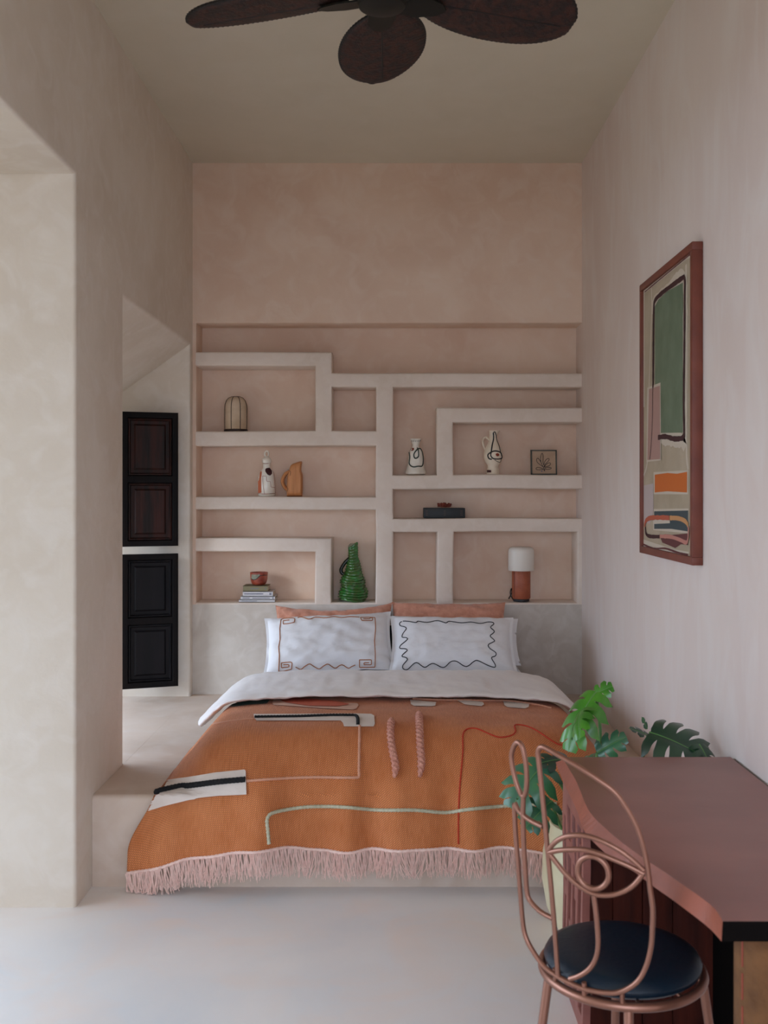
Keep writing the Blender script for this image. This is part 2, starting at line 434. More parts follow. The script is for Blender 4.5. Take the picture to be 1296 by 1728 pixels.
# shelving: stepped plaster compartments
pxs = [331, 532, 560, 634, 663, 737, 765, 974, 984]
pys = [594, 618, 629, 653, 688, 713, 727, 752, 801, 825, 838, 860, 875, 898, 908, 931, 1017, 1028]
HO = [(331, 532, 618, 727), (560, 634, 653, 727), (331, 634, 752, 838), (331, 634, 860, 908), (560, 634, 860, 1017), (331, 532, 931, 1017),
      (663, 984, 653, 688), (663, 737, 653, 801), (765, 984, 713, 801), (663, 984, 825, 875), (663, 737, 898, 1017), (765, 974, 898, 1017)]
def shsolid(x, z):
    px, py = max(332, min(983, VX+x*F/YB)), VY-(z-EYE)*F/YB
    if px > 560 and py < 629: return False
    return not any(a < px < b and c < py < d for a, b, c, d in HO)
sx = [at(p, 0, YB).x for p in pxs]; sx[-1] = XR+.03; sx[0] -= .03
sz = sorted(at(0, p, YB).z for p in pys)
sh = slab(sx, sz, shsolid, lambda x, z, d: Vector((x, YB+.002+d, z)), ND-.004, bev=.011, seg=3, outer=True)
# hand-formed irregularity
bmesh.ops.subdivide_edges(sh, edges=[e for e in sh.edges if e.calc_length() > .25], cuts=3, use_grid_fill=True)
for v in sh.verts:
    if v.co.y < YB+.02:
        n = noise.noise_vector(v.co*2.2)*.006
        if sx[0]+.02 < v.co.x < XR-.02 and sz[0]+.02 < v.co.z < sz[-1]-.02: v.co.x += n.x
        if v.co.z > sz[0]+.01: v.co.z += n.z
shelf = obj('plaster_shelving', sh, M_SHELF)
tag(shelf, 'built-in plaster shelving of stepped compartments filling the niche above the bed', 'shelving')
SZ = lambda py: at(0, py, YB).z   # height of a shelf top seen at row py

# alcove window frame (out of sight, lets the daylight in) and the dark folded shutters
wf = struct('window_1', TB([(XL-WT+.03, AY0+.03, PLAT), (XL-WT+.03, AY0+.03, AZB)], .025, 4), M_SHUT, smooth=False)
bm = bmesh.new(); box(bm, XL-WT, XL-WT+.05, AY0, AY1, AZB-.06, AZB+.02); box(bm, XL-WT, XL-WT+.05, AY1-.06, AY1, PLAT, AZB)
obj('window_frame', bm, M_SHUT, wf, smooth=False)
def shutter(name, z0, z1, label, pm):
    A = Vector((-1.590, 6.055, 0)); C = Vector((-1.285, 6.165, 0))    # left and right edge
    t = thing(name, (A.x, A.y, z0), label, 'shutter', 'dark shutters folded against the alcove jamb')
    d = (C-A); W = d.length; d.normalize(); n = Vector((d.y, -d.x, 0))  # towards the room
    mp = lambda u, z, k: A+d*u+n*k+Vector((0, 0, z))
    st = .034; zm = (z0+z1)/2
    us = [0, st, W-st, W]; vz = [z0, z0+st, zm-st*.6, zm+st*.6, z1-st, z1]
    f = slab(us, vz, lambda u, v: not (st < u < W-st and (z0+st < v < zm-st*.6 or zm+st*.6 < v < z1-st)), lambda u, v, k: mp(u, v, .017-k), .034, bev=.004, outer=True)
    obj('shutter_frame', f, M_SHUT, t)
    for a, b in ((z0+st, zm-st*.6), (zm+st*.6, z1-st)):
        bm = bmesh.new()   # raised and fielded panel
        lv = [(0, -.006), (.004, .006), (.012, .008), (.018, -.004), (.036, -.004), (.046, .004)]
        rings = []
        for off, k in lv:
            rings.append([bm.verts.new(mp(u, z, k)) for u, z in ((st+off, a+off), (W-st-off, a+off), (W-st-off, b-off), (st+off, b-off))])
        for R1, R2 in zip(rings, rings[1:]):
            for i in range(4): bm.faces.new((R1[i], R1[(i+1) % 4], R2[(i+1) % 4], R2[i]))
        bm.faces.new(rings[-1]); obj('shutter_panel', bm, pm, t, smooth=False)
    return t
ZS = lambda py: at(0, py, 6.165).z
shutter('window_shutter', ZS(1157), ZS(934), 'black two-panel window shutter, the lower of the pair in the alcove', M_SHUTK)
shutter('window_shutter', ZS(921), ZS(697), 'dark two-panel window shutter, the upper of the pair in the alcove', M_SHUTP)

# ============================================================ CEILING FAN
FC = Vector((-.04, 3.38, 3.24))
fan = thing('ceiling_fan', FC, 'dark woven leaf-blade ceiling fan hanging from the ceiling', 'fan')
obj('down_rod', TB([FC+Vector((0, 0, .05)), Vector((FC.x, FC.y, ZC-.03))], .014, 12), M_IRON, fan)
obj('ceiling_rose', LT([(.02, -.07), (.06, -.05), (.075, 0)], (FC.x, FC.y, ZC)), M_IRON, fan)
obj('motor_housing', LT([(.03, -.07), (.075, -.06), (.10, -.02), (.10, .05), (.07, .09), (.02, .11)], FC), M_IRON, fan)
def fan_blade(ang):
    R0, R1, pit = .12, .69, math.radians(13)
    er = Vector((math.cos(ang), math.sin(ang), 0)); et = Vector((-math.sin(ang), math.cos(ang), 0))
    ew = (et*math.cos(pit)-Vector((0, 0, 1))*math.sin(pit))     # clockwise side higher
    W = lambda t: .160*max(0, 1-abs((t-.56)/(.56 if t < .56 else .44))**(1.9 if t < .56 else 2.5))**(.62 if t < .56 else .5)
    def P(t, s):
        w = max(.004, W(t)); return FC+Vector((0, 0, -.02))+er*(R0+(R1-R0)*t)+ew*(s*w)+Vector((0, 0, .02*s*s*w/.16-.01*t*t))
    bm = bmesh.new(); grid(bm, 40, 12, lambda a, b: P(.01+.98*a, 2*b-1))
    bmesh.ops.recalc_face_normals(bm, faces=bm.faces)
    o = obj('fan_blade', bm, M_FAN, fan); o.modifiers.new('thick', 'SOLIDIFY').thickness = .006
    edge = [P(.01+.98*i/40, 1) for i in range(41)]+[P(.99-.98*i/40, -1) for i in range(41)]
    obj('blade_binding', resample_tube(edge), M_FAND, o)
    obj('blade_rib', TB([P(i/12*.9+.02, 0)-Vector((0, 0, .004)) for i in range(13)], .004, 6), M_FAND, o)
    # iron tongue that carries the blade
    bm = bmesh.new()
    prism(bm, [(-.045, .0), (.045, .0), (.05, .08), (.03, .14), (0, .165), (-.03, .14), (-.05, .08)], 0, .006, lambda u, v, d: FC+Vector((0, 0, -.036-d))+er*(.06+v)+ew*u)
    obj('blade_bracket', bm, M_IRON, o, smooth=False)
    return P
def resample_tube(edge):
    return TB(resample(edge, .006, True), .0065, 6, closed=True, twist=.018, tw_amp=.25, tw_n=1)
for a in (90.5, 163, 18, 234.5, 306):
    P = fan_blade(math.radians(a))
    if a == 90.5: obj('binding_knot', LT([(.004, -.008), (.016, -.004), (.016, .004), (.004, .008)], P(.985, .9), seg=10), M_FAND, fan)

# ============================================================ PICTURE ON THE RIGHT WALL
PX_ = 1.100; PY0, PY1, PZ0, PZ1 = 3.827, 4.650, 1.328, 2.525
pic = thing('framed_painting', (XR, (PY0+PY1)/2, PZ0), 'tall abstract painting in a red-brown wooden frame on the right wall', 'painting')
fw = .030
for nm, a, b, c, d in (('frame_rail', PY0, PY1, PZ1-fw, PZ1), ('frame_rail', PY0, PY1, PZ0, PZ0+fw), ('frame_stile', PY0, PY0+fw, PZ0+fw, PZ1-fw), ('frame_stile', PY1-fw, PY1, PZ0+fw, PZ1-fw)):
    obj(nm, B(PX_, XR-.001, a, b, c, d, bev=.002), M_FRAME, pic)
XC = PX_+.012
M_CANVAS = mat('raw canvas paint', '#a3937b', .85, '#b09f88', 5, bump=.2, bscale=80)
M_CREAM = mat('cream paint', '#c3b5a3', .85)
M_PGREEN = mat('sage green paint', '#5f6b52', .85, '#6c7860', 8)
M_PPINK = mat('dusty pink paint', '#a88378', .85); M_PLIL = mat('pale lilac paint', '#b5a5a0', .85)
M_PORG = mat('bright orange paint', '#c1621f', .8); M_PSLA = mat('slate blue paint', '#3d4648', .85)
M_PRED = mat('tomato paint', '#b0553a', .8); M_POCH = mat('ochre paint', '#c08a58', .8); M_PSAL = mat('salmon paint', '#b87a6c', .8)
M_PWINE = mat('wine paint', '#5f2e2c', .8); M_PMAR = mat('dark maroon paint', '#3a1414', .8)
art = obj('canvas', B(XC, XR-.003, PY0+fw, PY1-fw, PZ0+fw, PZ1-fw), M_CANVAS, pic, smooth=False)
def cpix(x, y, lay=1):   # point on the canvas plane that the photo shows at crop position (x,y)
    px, py = 1060+x/3.029, 390+y/3.029
    X = XC-.0006*lay; Y = X*F/(px-VX); return Vector((X, Y, EYE-(py-VY)*Y/F))
def cpoly(name, pts, m, lay):
    bm = bmesh.new(); P3 = [cpix(x, y, lay) for x, y in pts]; vv = [bm.verts.new(p) for p in P3]
    for t_ in tessellate_polygon([P3]): bm.faces.new([vv[q] for q in t_])
    obj(name, bm, m, art, smooth=False)
def cline(name, pts, w, m, lay):
    P = resample(catmull([cpix(x, y, lay) for x, y in pts], 6), .012); bm = bmesh.new(); prev = None
    for i, p in enumerate(P):
        d = (P[min(i+1, len(P)-1)]-P[max(i-1, 0)]).normalized(); nn = Vector((0, -d.z, d.y))*w*.5*(1+.25*noise.noise(p*40))
        cur = (bm.verts.new(p+nn), bm.verts.new(p-nn))
        if prev: bm.faces.new((prev[0], prev[1], cur[1], cur[0]))
        prev = cur
    obj(name, bm, m, art, smooth=False)
cpoly('painted_border', [(76, 290), (318, 92), (318, 135), (290, 150), (84, 318), (84, 900), (76, 900)], M_CREAM, 1)
cpoly('painted_border', [(76, 1575), (150, 1600), (230, 1625), (310, 1640), (310, 1675), (76, 1632)], M_CREAM, 1)
cline('painted_line', [(296, 170), (300, 600), (298, 1100), (306, 1220)], .022, M_CREAM, 1)
cline('painted_line', [(118, 260), (120, 420), (108, 760), (103, 1000), (98, 1180), (80, 1250)], .014, M_CREAM, 1)
cline('painted_line', [(84, 312), (200, 215), (318, 118)], .006, M_PWINE, 2)
cline('painted_line', [(76, 1600), (130, 1622), (190, 1622), (250, 1642), (306, 1655)], .008, M_PWINE, 3)
cline('painted_halo', [(128, 420), (132, 370), (200, 305), (285, 248), (290, 600), (288, 1050), (270, 1068), (160, 1052)], .060, M_CREAM, 2)
cpoly('painted_green_block', [(137, 385), (155, 350), (200, 308), (280, 262), (279, 1030), (165, 1032), (150, 900), (137, 790)], M_PGREEN, 3)
cpoly('painted_lilac_block', [(80, 1300), (128, 1290), (130, 1440), (110, 1495), (80, 1490)], M_PLIL, 2)
cpoly('painted_halo', [(98, 800), (165, 774), (168, 1172), (94, 1180)], M_CREAM, 4)
cpoly('painted_pink_block', [(106, 808), (162, 790), (163, 1165), (98, 1170)], M_PPINK, 5)
cline('painted_maroon_line', [(126, 800), (127, 560), (130, 400), (136, 355), (170, 318), (220, 280), (272, 243), (287, 242), (288, 340), (286, 600), (283, 860), (285, 1020), (280, 1055), (235, 1062), (190, 1050), (152, 1055)], .021, M_PMAR, 6)
cline('painted_maroon_line', [(126, 795), (124, 950), (118, 1080), (110, 1168)], .008, M_PMAR, 6)
cpoly('painted_halo', [(130, 1232), (308, 1222), (306, 1345), (130, 1345)], M_CREAM, 2)
cpoly('painted_orange_block', [(136, 1245), (200, 1236), (250, 1240), (301, 1230), (301, 1336), (200, 1330), (136, 1336)], M_PORG, 3)
cpoly('painted_halo', [(128, 1420), (310, 1418), (308, 1545), (128, 1528)], M_CREAM, 2)
cpoly('painted_slate_block', [(133, 1432), (307, 1428), (305, 1535), (220, 1522), (133, 1522), (133, 1497), (213, 1493), (213, 1455), (133, 1455)], M_PSLA, 3)
cpoly('painted_wine_block', [(165, 1568), (230, 1552), (303, 1545), (306, 1605), (270, 1600), (240, 1620), (175, 1592)], M_PWINE, 3)
cline('painted_tomato_line', [(84, 1512), (88, 1485), (110, 1467), (160, 1464), (210, 1466)], .020, M_PRED, 5)
cline('painted_ochre_line', [(212, 1466), (255, 1468), (290, 1482), (306, 1505)], .018, M_POCH, 5)
cline('painted_salmon_line', [(162, 1560), (215, 1562), (265, 1578), (296, 1592), (306, 1570), (308, 1510)], .016, M_PSAL, 6)
cline('painted_maroon_line', [(87, 1512), (90, 1545), (110, 1560), (160, 1562)], .016, M_PMAR, 5)

# ============================================================ BED
# mattress
bm = bmesh.new(); box(bm, -.75, .75, 4.42, 6.27, PLAT, .58, bev=.07, seg=5)
mt = obj('mattress', bm, M_WHITE); tag(mt, 'thick mattress in a white sheet lying on the plaster platform', 'mattress')
# surface shared by duvet and blanket: s across (metres of cloth), y along
WH = .80
def over(s):
    a = abs(s)-WH; a = .5*(a+math.sqrt(a*a+.004)); return a     # smooth overhang
def bedtop(x, y):
    return .622-.030*(abs(x)/WH)**4+.010*noise.noise(Vector((x*2.3, y*2.3, 3)))+.005*noise.noise(Vector((x*7, y*7, 8)))
def drape(s, t, lift=0.0, fold=1.0, edge=4.37):
    """s: cloth metres from the bed's middle, t: metres towards the foot measured from y=5.0.
    The middle hangs from the mattress; the side falls rest on the platform and drop off its edge."""
    sg = 1 if s >= 0 else -1
    a = over(s); tf = 5.0-edge; b = t-tf; b = .5*(b+math.sqrt(b*b+.006))
    core = abs(s)-a
    ka = sstep(.03, .24, a)
    e = t-(5.0-PY+.03); e = .5*(e+math.sqrt(e*e+.0012))        # cloth past the platform edge
    hang = sstep(.02, .30, lerp(b, e, ka))
    top = bedtop(min(core, WH), 5.0-min(t, tf))
    f = (math.sin(s*9.5+1.1)*.5+math.sin(s*19+.4+1.5*math.sin(s*4))*.50+math.sin(s*33+2+2*math.sin(s*3))*.26+math.sin(s*5.1-1.0)*.5)
    yC = 5.0-(t-b)-.20*(1-math.exp(-b/.16))-.03*hang-hang*fold*(.046+.036*f)
    zC = top-a*.80*(1-.75*sstep(.05, .35, b))-b*.955
    yE = 5.0-(t-e)-.020*hang-hang*fold*.020*(1+f)*.6
    zE = top-a*.80-e*1.12-(top-a*.80-PLAT-.012)*sstep(.45, .85, t)*.9
    y = lerp(yC, yE, ka); z = lerp(zC, zE, ka)
    x = core+a*(.60+.36*sstep(-.02, .20, e))
    x += sstep(.02, .2, a)*fold*.004*math.sin(y*17+.5)
    z += hang*fold*.006*math.sin(s*8.2+.6)
    if z < PLAT+.008: y = min(y, PY-.026)
    elif y > PY-.03: z = max(z, PLAT+.016)
    return Vector((sg*x, y, z+lift))
S_MAX, T_MAX = 1.075, 5.0-4.37+.445
def hemext(s): return T_MAX+.018+.008*math.sin(s*6.+2)-.006*math.cos(s*13)
bm = bmesh.new()
grid(bm, 180, 120, lambda u, v: drape(lerp(-S_MAX, S_MAX, u), lerp(-.05, hemext(lerp(-S_MAX, S_MAX, u)), v)), uv=lambda u, v: (lerp(-S_MAX, S_MAX, u), v*(T_MAX+.05)))
bmesh.ops.recalc_face_normals(bm, faces=bm.faces)
blk = obj('woven_blanket', bm, M_BLANKET); tag(blk, 'rust-orange woven blanket with corded lines, patches and pink fringe across the bed', 'blanket')
m_ = blk.modifiers.new('thick', 'SOLIDIFY'); m_.thickness = .006; m_.offset = -1
BT = bvh_of(blk)
def onb(px, py, off=.004):
    return hit(px, py, BT, off)
def cord(name, pts, r, m, off=None, twist=0, amp=.2, n=2, seg=8, label=None, sm=6, step=None, shape=None):
    pp = [onb(x, y, r*.7 if off is None else off) for x, y in resample2(cr2(pts, sm) if sm else pts, 3)]
    pp = [p for p in pp if p is not None]
    for _ in range(2): pp = [pp[0]]+[(pp[i-1]+pp[i]*2+pp[i+1])/4 for i in range(1, len(pp)-1)]+[pp[-1]]
    pp = resample(pp, step or max(.004, twist/6 if twist else .008))
    return obj(name, TB(pp, shape or r, seg, twist=twist, tw_amp=amp, tw_n=n), m, blk, label=label)
def resample2(p, step):
    return [(v.x, v.y) for v in resample([(a, b, 0) for a, b in p], step)]
def patch(name, pts, m, off=.0035, label=None, tree=None, parent=None, cell=7):
    bm = bmesh.new(); P3 = [Vector((x, y, 0)) for x, y in resample2(list(pts)+[pts[0]], cell)[:-1]]; vv = [bm.verts.new(p) for p in P3]
    for t_ in tessellate_polygon([P3]): bm.faces.new([vv[q] for q in t_])
    for _ in range(4):
        es = [e for e in bm.edges if e.calc_length() > cell*1.6]
        if not es: break
        bmesh.ops.subdivide_edges(bm, edges=es, cuts=1); bmesh.ops.triangulate(bm, faces=bm.faces)
    bad = []
    for v in bm.verts:
        p = hit(v.co.x, v.co.y, tree or BT, off)
        if p is None: bad.append(v)
        else: v.co = p
    bmesh.ops.delete(bm, geom=bad, context='VERTS')
    return obj(name, bm, m, parent or blk, label=label)
patch('appliqué_patch'.replace('é', 'e'), [(262, 1322), (310, 1314), (365, 1305), (415, 1300), (417, 1342), (370, 1344), (320, 1349), (275, 1360), (232, 1374)], M_PATCH, off=.007, cell=4, label='white cotton patch under the black cord')
cord('thick_black_cord', [(243, 1350), (272, 1338), (310, 1330), (345, 1325), (380, 1321), (415, 1318)], .0115, M_BLKC, off=.012, twist=.016, amp=.13, label='thick black cord')
cord('pink_cord', [(417, 1319), (480, 1314), (540, 1312), (602, 1313), (605, 1306), (606, 1270), (607, 1226)], .0055, M_PINKC, twist=.016, amp=.2, sm=2)
patch('applique_patch', [(428, 1206), (600, 1205), (631, 1206), (633, 1227), (580, 1227), (578, 1217), (430, 1217)], M_PATCH, label='pale patch under the black cord')
cord('black_cord', [(430, 1212), (500, 1211), (560, 1209), (602, 1209), (604, 1212), (604, 1224)], .0075, M_BLKC, twist=.014, amp=.12, sm=1, label='black cord')
cord('pink_cord', [(330, 1228), (360, 1222), (400, 1216), (428, 1213)], .003, M_PINKC)
cord('sage_cord', [(453, 1424), (451, 1400), (450, 1382), (458, 1372), (490, 1365), (530, 1361), (580, 1362), (640, 1367), (700, 1367), (750, 1371), (790, 1366), (840, 1361), (900, 1358), (940, 1357)], .0068, M_SAGE, twist=.014, amp=.22, sm=5, label='sage and cream cord')
cord('red_yarn', [(774, 1424), (774, 1380), (776, 1330), (781, 1270), (781, 1240), (788, 1231), (804, 1230), (830, 1241), (845, 1245), (865, 1241), (871, 1233), (867, 1224), (885, 1225), (905, 1233), (935, 1253), (950, 1258), (975, 1250), (988, 1262)], .0032, M_RED, sm=4, label='thin red yarn')
cord('knitted_tube', [(661, 1217), (659, 1236), (661, 1260), (666, 1286), (668, 1300), (666, 1314)], .0145, M_PINK, off=.012, twist=.024, amp=.20, n=3, seg=12, label='short knitted pink tube', shape=lambda t: .0145*(.45+.55*min(1, 9*t, 9*(1-t))))
cord('knitted_tube', [(707, 1206), (708, 1230), (709, 1262), (711, 1290), (708, 1313)], .0150, M_PINK, off=.012, twist=.024, amp=.20, n=3, seg=12, label='long knitted pink tube', shape=lambda t: .0150*(.45+.55*min(1, 9*t, 9*(1-t))))
patch('applique_patch', [(372, 1193), (395, 1184), (430, 1182), (456, 1182), (450, 1188), (420, 1190), (380, 1195)], M_PATCHG, label='dark green patch')
patch('applique_patch', [(462, 1180), (520, 1184), (607, 1188), (600, 1199), (540, 1196), (458, 1190)], M_PATCHP, label='pale pink patch')
patch('applique_patch', [(470, 1181), (500, 1180), (560, 1184), (592, 1190), (570, 1194), (520, 1193), (480, 1187)], M_PATCHR, off=.006, label='coral oval patch')
patch('applique_patch', [(692, 1182), (737, 1186), (734, 1193), (694, 1192)], M_PATCH)
patch('applique_patch', [(765, 1180), (818, 1186), (816, 1193), (785, 1190)], M_PATCH)
patch('applique_patch', [(849, 1184), (895, 1189), (890, 1197), (852, 1194)], M_PATCH)
cord('pink_cord', [(697, 1180), (740, 1182), (800, 1183), (860, 1184), (905, 1190), (930, 1196)], .0045, M_PINKC, twist=.016)
patch('applique_patch', [(330, 1222), (345, 1204), (358, 1202), (350, 1212), (332, 1230)], M_PATCHN, label='navy patch')
# pink hem braid and fringe
hem = [drape(lerp(-S_MAX, S_MAX, i/220), hemext(lerp(-S_MAX, S_MAX, i/220))-.004)+Vector((0, -.004, 0)) for i in range(221)]
obj('hem_braid', TB(resample(hem, .005), .0065, 7, twist=.014, amp=.2) if False else TB(resample(hem, .006), .0068, 7, twist=.016, tw_amp=.2), M_FRING, blk, label='pale pink hem braid')
bm = bmesh.new(); hr = resample(hem, .0042)
for i, p in enumerate(hr):
    for k in range(2):
        L = .098+random.uniform(-.02, .018); q = p+Vector((random.uniform(-.004, .004), random.uniform(-.006, .004), 0))
        cl = (noise.noise(Vector((p.x*14, 1, 4)))*.022, noise.noise(Vector((p.x*20, 5, 2)))*.012)
        dx, dy = cl[0]+random.gauss(0, .006), cl[1]+random.gauss(0, .004)
        zf = q.z-L
        pts = []
        for j in range(5):
            t = j/4; z = q.z-L*t
            pts.append(Vector((q.x+dx*t*t*1.4+.004*math.sin(t*5+i), q.y-.004+dy*t, max(.004, z))))
        tube(bm, pts, lambda t: .0019*(1-.25*t), 3, caps=False)
fr = obj('fringe', bm, M_FRING, blk, label='pale pink yarn fringe'); fr['kind'] = 'stuff'

# duvet folded back over the blanket
def duvet(u, v):
    s = lerp(-1.0, 1.0, u); a = v*2*PI
    ln, th = .30, .020
    c, sn = math.cos(a), math.sin(a)
    lon = math.copysign(abs(c)**.75, c)*ln; up = math.copysign(abs(sn)**.8, sn)*th
    y0 = 5.125+.012*noise.noise(Vector((s*3, 0, 7)))+.045*sstep(.25, .65, abs(s))+.10*sstep(.70, 1.0, abs(s))
    tap = 1-.5*sstep(.80, 1.04, abs(s))
    lon *= tap
    p = drape(s, 5.0-(y0+lon), fold=.4)
    e = over(s); nx = min(1., e*5)*(1 if s > 0 else -1)
    wr = .006*noise.noise(Vector((s*9, lon*14, 3)))+.004*noise.noise(Vector((s*22, lon*30, 5)))
    return p+Vector((nx*(.85*(up+th)+.022), 0, (up+th)*(1-.4*abs(nx))+.012+wr+.010*sstep(-.05, .28, lon)))
bm = bmesh.new(); grid(bm, 160, 40, duvet); bmesh.ops.remove_doubles(bm, verts=bm.verts, dist=1e-5)
bmesh.ops.recalc_face_normals(bm, faces=bm.faces)
dv = obj('duvet', bm, M_DUVET); tag(dv, 'white cotton duvet folded back across the bed above the orange blanket', 'duvet')
# bottom part of the duvet between pillows and fold
# pillows
def pillow(name, c0, c1, w, th, m, label, cat, group=None, roll=0, flange=0, seed=0, crease=.012, sag=0, loc=None):
    """c0: middle of the bottom edge, c1: middle of the top edge"""
    c0, c1 = Vector(c0), Vector(c1); h = (c1-c0).length; ez = (c1-c0).normalized(); ex = Vector((math.cos(roll), 0, math.sin(roll)))
    ex = (ex-ez*ex.dot(ez)).normalized(); n = ex.cross(ez); n = n if n.y < 0 else -n
    def P(u, v, side):
        a, b = 2*u-1, 2*v-1
        k = max(0, 1-abs(a)**2.6)*max(0, 1-abs(b)**2.6); t = th*.5*k**.42
        if flange:
            k2 = max(0, 1-(abs(a)/(1-flange))**3)*max(0, 1-(abs(b)/(1-flange))**3); t = .004+th*.5*(max(0, k2))**.42
        cx = 1-.05*(1-b*b)*abs(a)**2; cz = 1-.09*(1-a*a)*abs(b)**2
        q = Vector((a*4+seed, b*4, side*3+seed))
        wr = crease*noise.noise(q)*k**.3+crease*.5*noise.noise(q*2.6)
        dz = -sag*(1-a*a)*v
        return c0+ex*(a*w*.5*cx)+ez*(h*.5+b*h*.5*cz+dz)+n*(side*t+wr)
    bm = bmesh.new(); grid(bm, 44, 30, lambda u, v: P(u, v, 1)); grid(bm, 44, 30, lambda u, v: P(u, v, -1))
    bmesh.ops.remove_doubles(bm, verts=bm.verts, dist=.0004); bmesh.ops.recalc_face_normals(bm, faces=bm.faces)
    o = obj(name, bm, m, loc=tuple(c0)); tag(o, label, cat, group); return o
p1 = pillow('pillow', (at(556, 0, 5.72).x, 5.72, .595), (at(553, 0, 6.02).x, 6.02, .885), .735, .15, M_WHITE, 'white pillow with rust line embroidery, left side of the bed', 'pillow', 'white embroidered pillows', flange=.06, seed=1, crease=.014)
p2 = pillow('pillow', (at(765, 0, 5.70).x, 5.70, .595), (at(762, 0, 6.00).x, 6.00, .875), .715, .16, M_WHITE, 'white pillow with charcoal wavy embroidery, right side of the bed', 'pillow', 'white embroidered pillows', flange=.06, seed=5, crease=.010)
p3 = pillow('pillow', (at(766, 0, 5.86).x+.01, 5.87, .625), (at(765, 0, 6.08).x+.01, 6.08, .865), .74, .10, M_WHITE, 'plain white pillow hidden behind the one with charcoal embroidery', 'pillow', seed=9)
p4 = pillow('cushion', (at(563, 0, 6.1).x, 6.06, .64), (at(563, 0, 6.2).x, 6.215, .928), .70, .12, M_TERRA, 'terracotta linen cushion behind the rust-embroidered pillow', 'cushion', 'terracotta linen cushions against the wall', roll=math.radians(2.2), seed=3, crease=.02, sag=.03)
p5 = pillow('cushion', (at(756, 0, 6.1).x, 6.05, .64), (at(757, 0, 6.2).x, 6.215, .938), .68, .13, M_TERRA, 'terracotta linen cushion behind the charcoal-embroidered pillow', 'cushion', 'terracotta linen cushions against the wall', roll=math.radians(6.5), seed=8, crease=.016)
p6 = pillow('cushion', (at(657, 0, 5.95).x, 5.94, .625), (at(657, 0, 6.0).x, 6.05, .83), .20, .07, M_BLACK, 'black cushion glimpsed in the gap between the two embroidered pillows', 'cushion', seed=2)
T1, T2 = bvh_of(p1), bvh_of(p2)
def stitch(pts, tree, par, m, crop, r=.0027, sm=5, closed=False, sc=1296/260):
    ox, oy = crop; q = [(ox+x/sc, oy+y/sc) for x, y in pts]; q = cr2(q, sm, closed) if sm else q
    pp = [hit(x, y, tree, .0015) for x, y in resample2(q, 1.5)]; pp = [p for p in pp if p]
    if len(pp) > 2: obj('embroidery', TB(resample(pp, .004), r, 5), m, par, label='raised embroidered line')
C1, C2 = (400, 1000), (650, 1000)
def st1(p, sm=0): stitch(p, T1, p1, M_EMB_O, C1, sm=sm)
st1([(440, 232), (388, 238), (388, 266), (432, 263), (480, 252), (486, 220), (470, 214), (395, 220), (370, 228), (360, 300), (362, 400), (350, 455), (356, 520), (350, 664), (400, 658), (458, 644), (463, 590), (450, 584), (372, 592), (372, 632), (436, 626), (436, 606), (388, 608)], 1)
st1([(510, 212), (545, 206), (605, 226), (660, 208), (740, 214), (810, 204), (880, 212), (950, 204), (1030, 208)], 4)
st1([(1062, 222), (1118, 222), (1118, 212), (1140, 212), (1138, 236), (1050, 236), (1036, 210), (1100, 208), (1160, 210), (1165, 300), (1156, 410), (1162, 520), (1160, 626), (1030, 630), (1030, 566), (1130, 566), (1130, 606), (1068, 606), (1068, 588), (1110, 588)], 1)
st1([(492, 626), (535, 646), (570, 620), (610, 600), (645, 620), (690, 642), (725, 618), (762, 600), (795, 620), (828, 636), (860, 614), (890, 608), (935, 636), (962, 622), (994, 608)], 4)
stitch([(150, 242), (200, 244), (260, 254), (275, 242), (350, 252), (440, 238), (510, 256), (540, 243), (640, 256), (720, 250), (800, 262), (860, 250), (905, 252), (912, 268), (885, 292), (918, 325), (905, 345), (882, 366), (920, 404), (905, 418), (866, 440), (880, 470), (930, 505), (925, 535), (893, 550), (925, 605), (920, 628), (860, 610), (780, 572), (745, 580), (680, 622), (600, 578), (550, 582), (490, 630), (410, 596), (375, 604), (330, 628), (270, 590), (235, 602), (185, 648), (150, 638), (150, 610), (186, 565), (172, 546), (143, 540), (150, 520), (186, 486), (170, 474), (125, 470), (130, 445), (186, 396), (176, 380), (143, 376), (150, 345), (178, 305), (165, 290), (128, 280), (122, 258)], T2, p2, M_EMB_B, C2, closed=True, sm=4)

# ============================================================ THINGS ON THE SHELVES
YS = YB+.085
def dots(name, parent, tree, pts, r, m):   # painted blob: polygon of photo pixels laid on the body
    patch(name, pts, m, off=.0012, tree=tree, parent=parent, cell=2.2)
def paintline(name, parent, tree, pts, r, m, sm=5, closed=False):
    q = cr2(pts, sm, closed) if sm else pts
    pp = [hit(x, y, tree, .0008) for x, y in resample2(q, 1)]; pp = [p for p in pp if p]
    if len(pp) > 2: obj(name, TB(resample(pp, .003), r, 5), m, parent)
# parchment lantern
z0 = SZ(727); c = at(398, 0, YS); c.z = z0
t = thing('lantern', c, 'small domed parchment lantern with dark ribs on the upper left shelf', 'lantern')
prof = [(.070, .012), (.0715, .06), (.0715, .14), (.069, .165), (.060, .190), (.045, .206), (.026, .213)]
fac = lambda a, r, z: (r*(math.cos(PI/6)/math.cos(((a+PI/6) % (PI/3))-PI/6)), z)
obj('lantern_shade', LT(prof, c, 48, fn=None, ph=0), M_PARCH, t)
obj('lantern_base', LT([(.070, 0), (.073, .004), (.073, .010), (.070, .014)], c, 32), M_RIB, t)
for k in range(8):
    a = 2*PI*k/8+math.radians(22.5+8)
    obj('lantern_rib', TB([c+Vector((r*1.01*math.cos(a), r*1.01*math.sin(a), z)) for r, z in catmull_prof(prof)] if False else [c+Vector((r*1.01*math.cos(a), r*1.01*math.sin(a), z)) for r, z in prof], .0022, 6), M_RIB, t)
obj('lantern_cap', LT([(.030, .209), (.028, .215), (.008, .217)], c, 24), M_RIB, t)
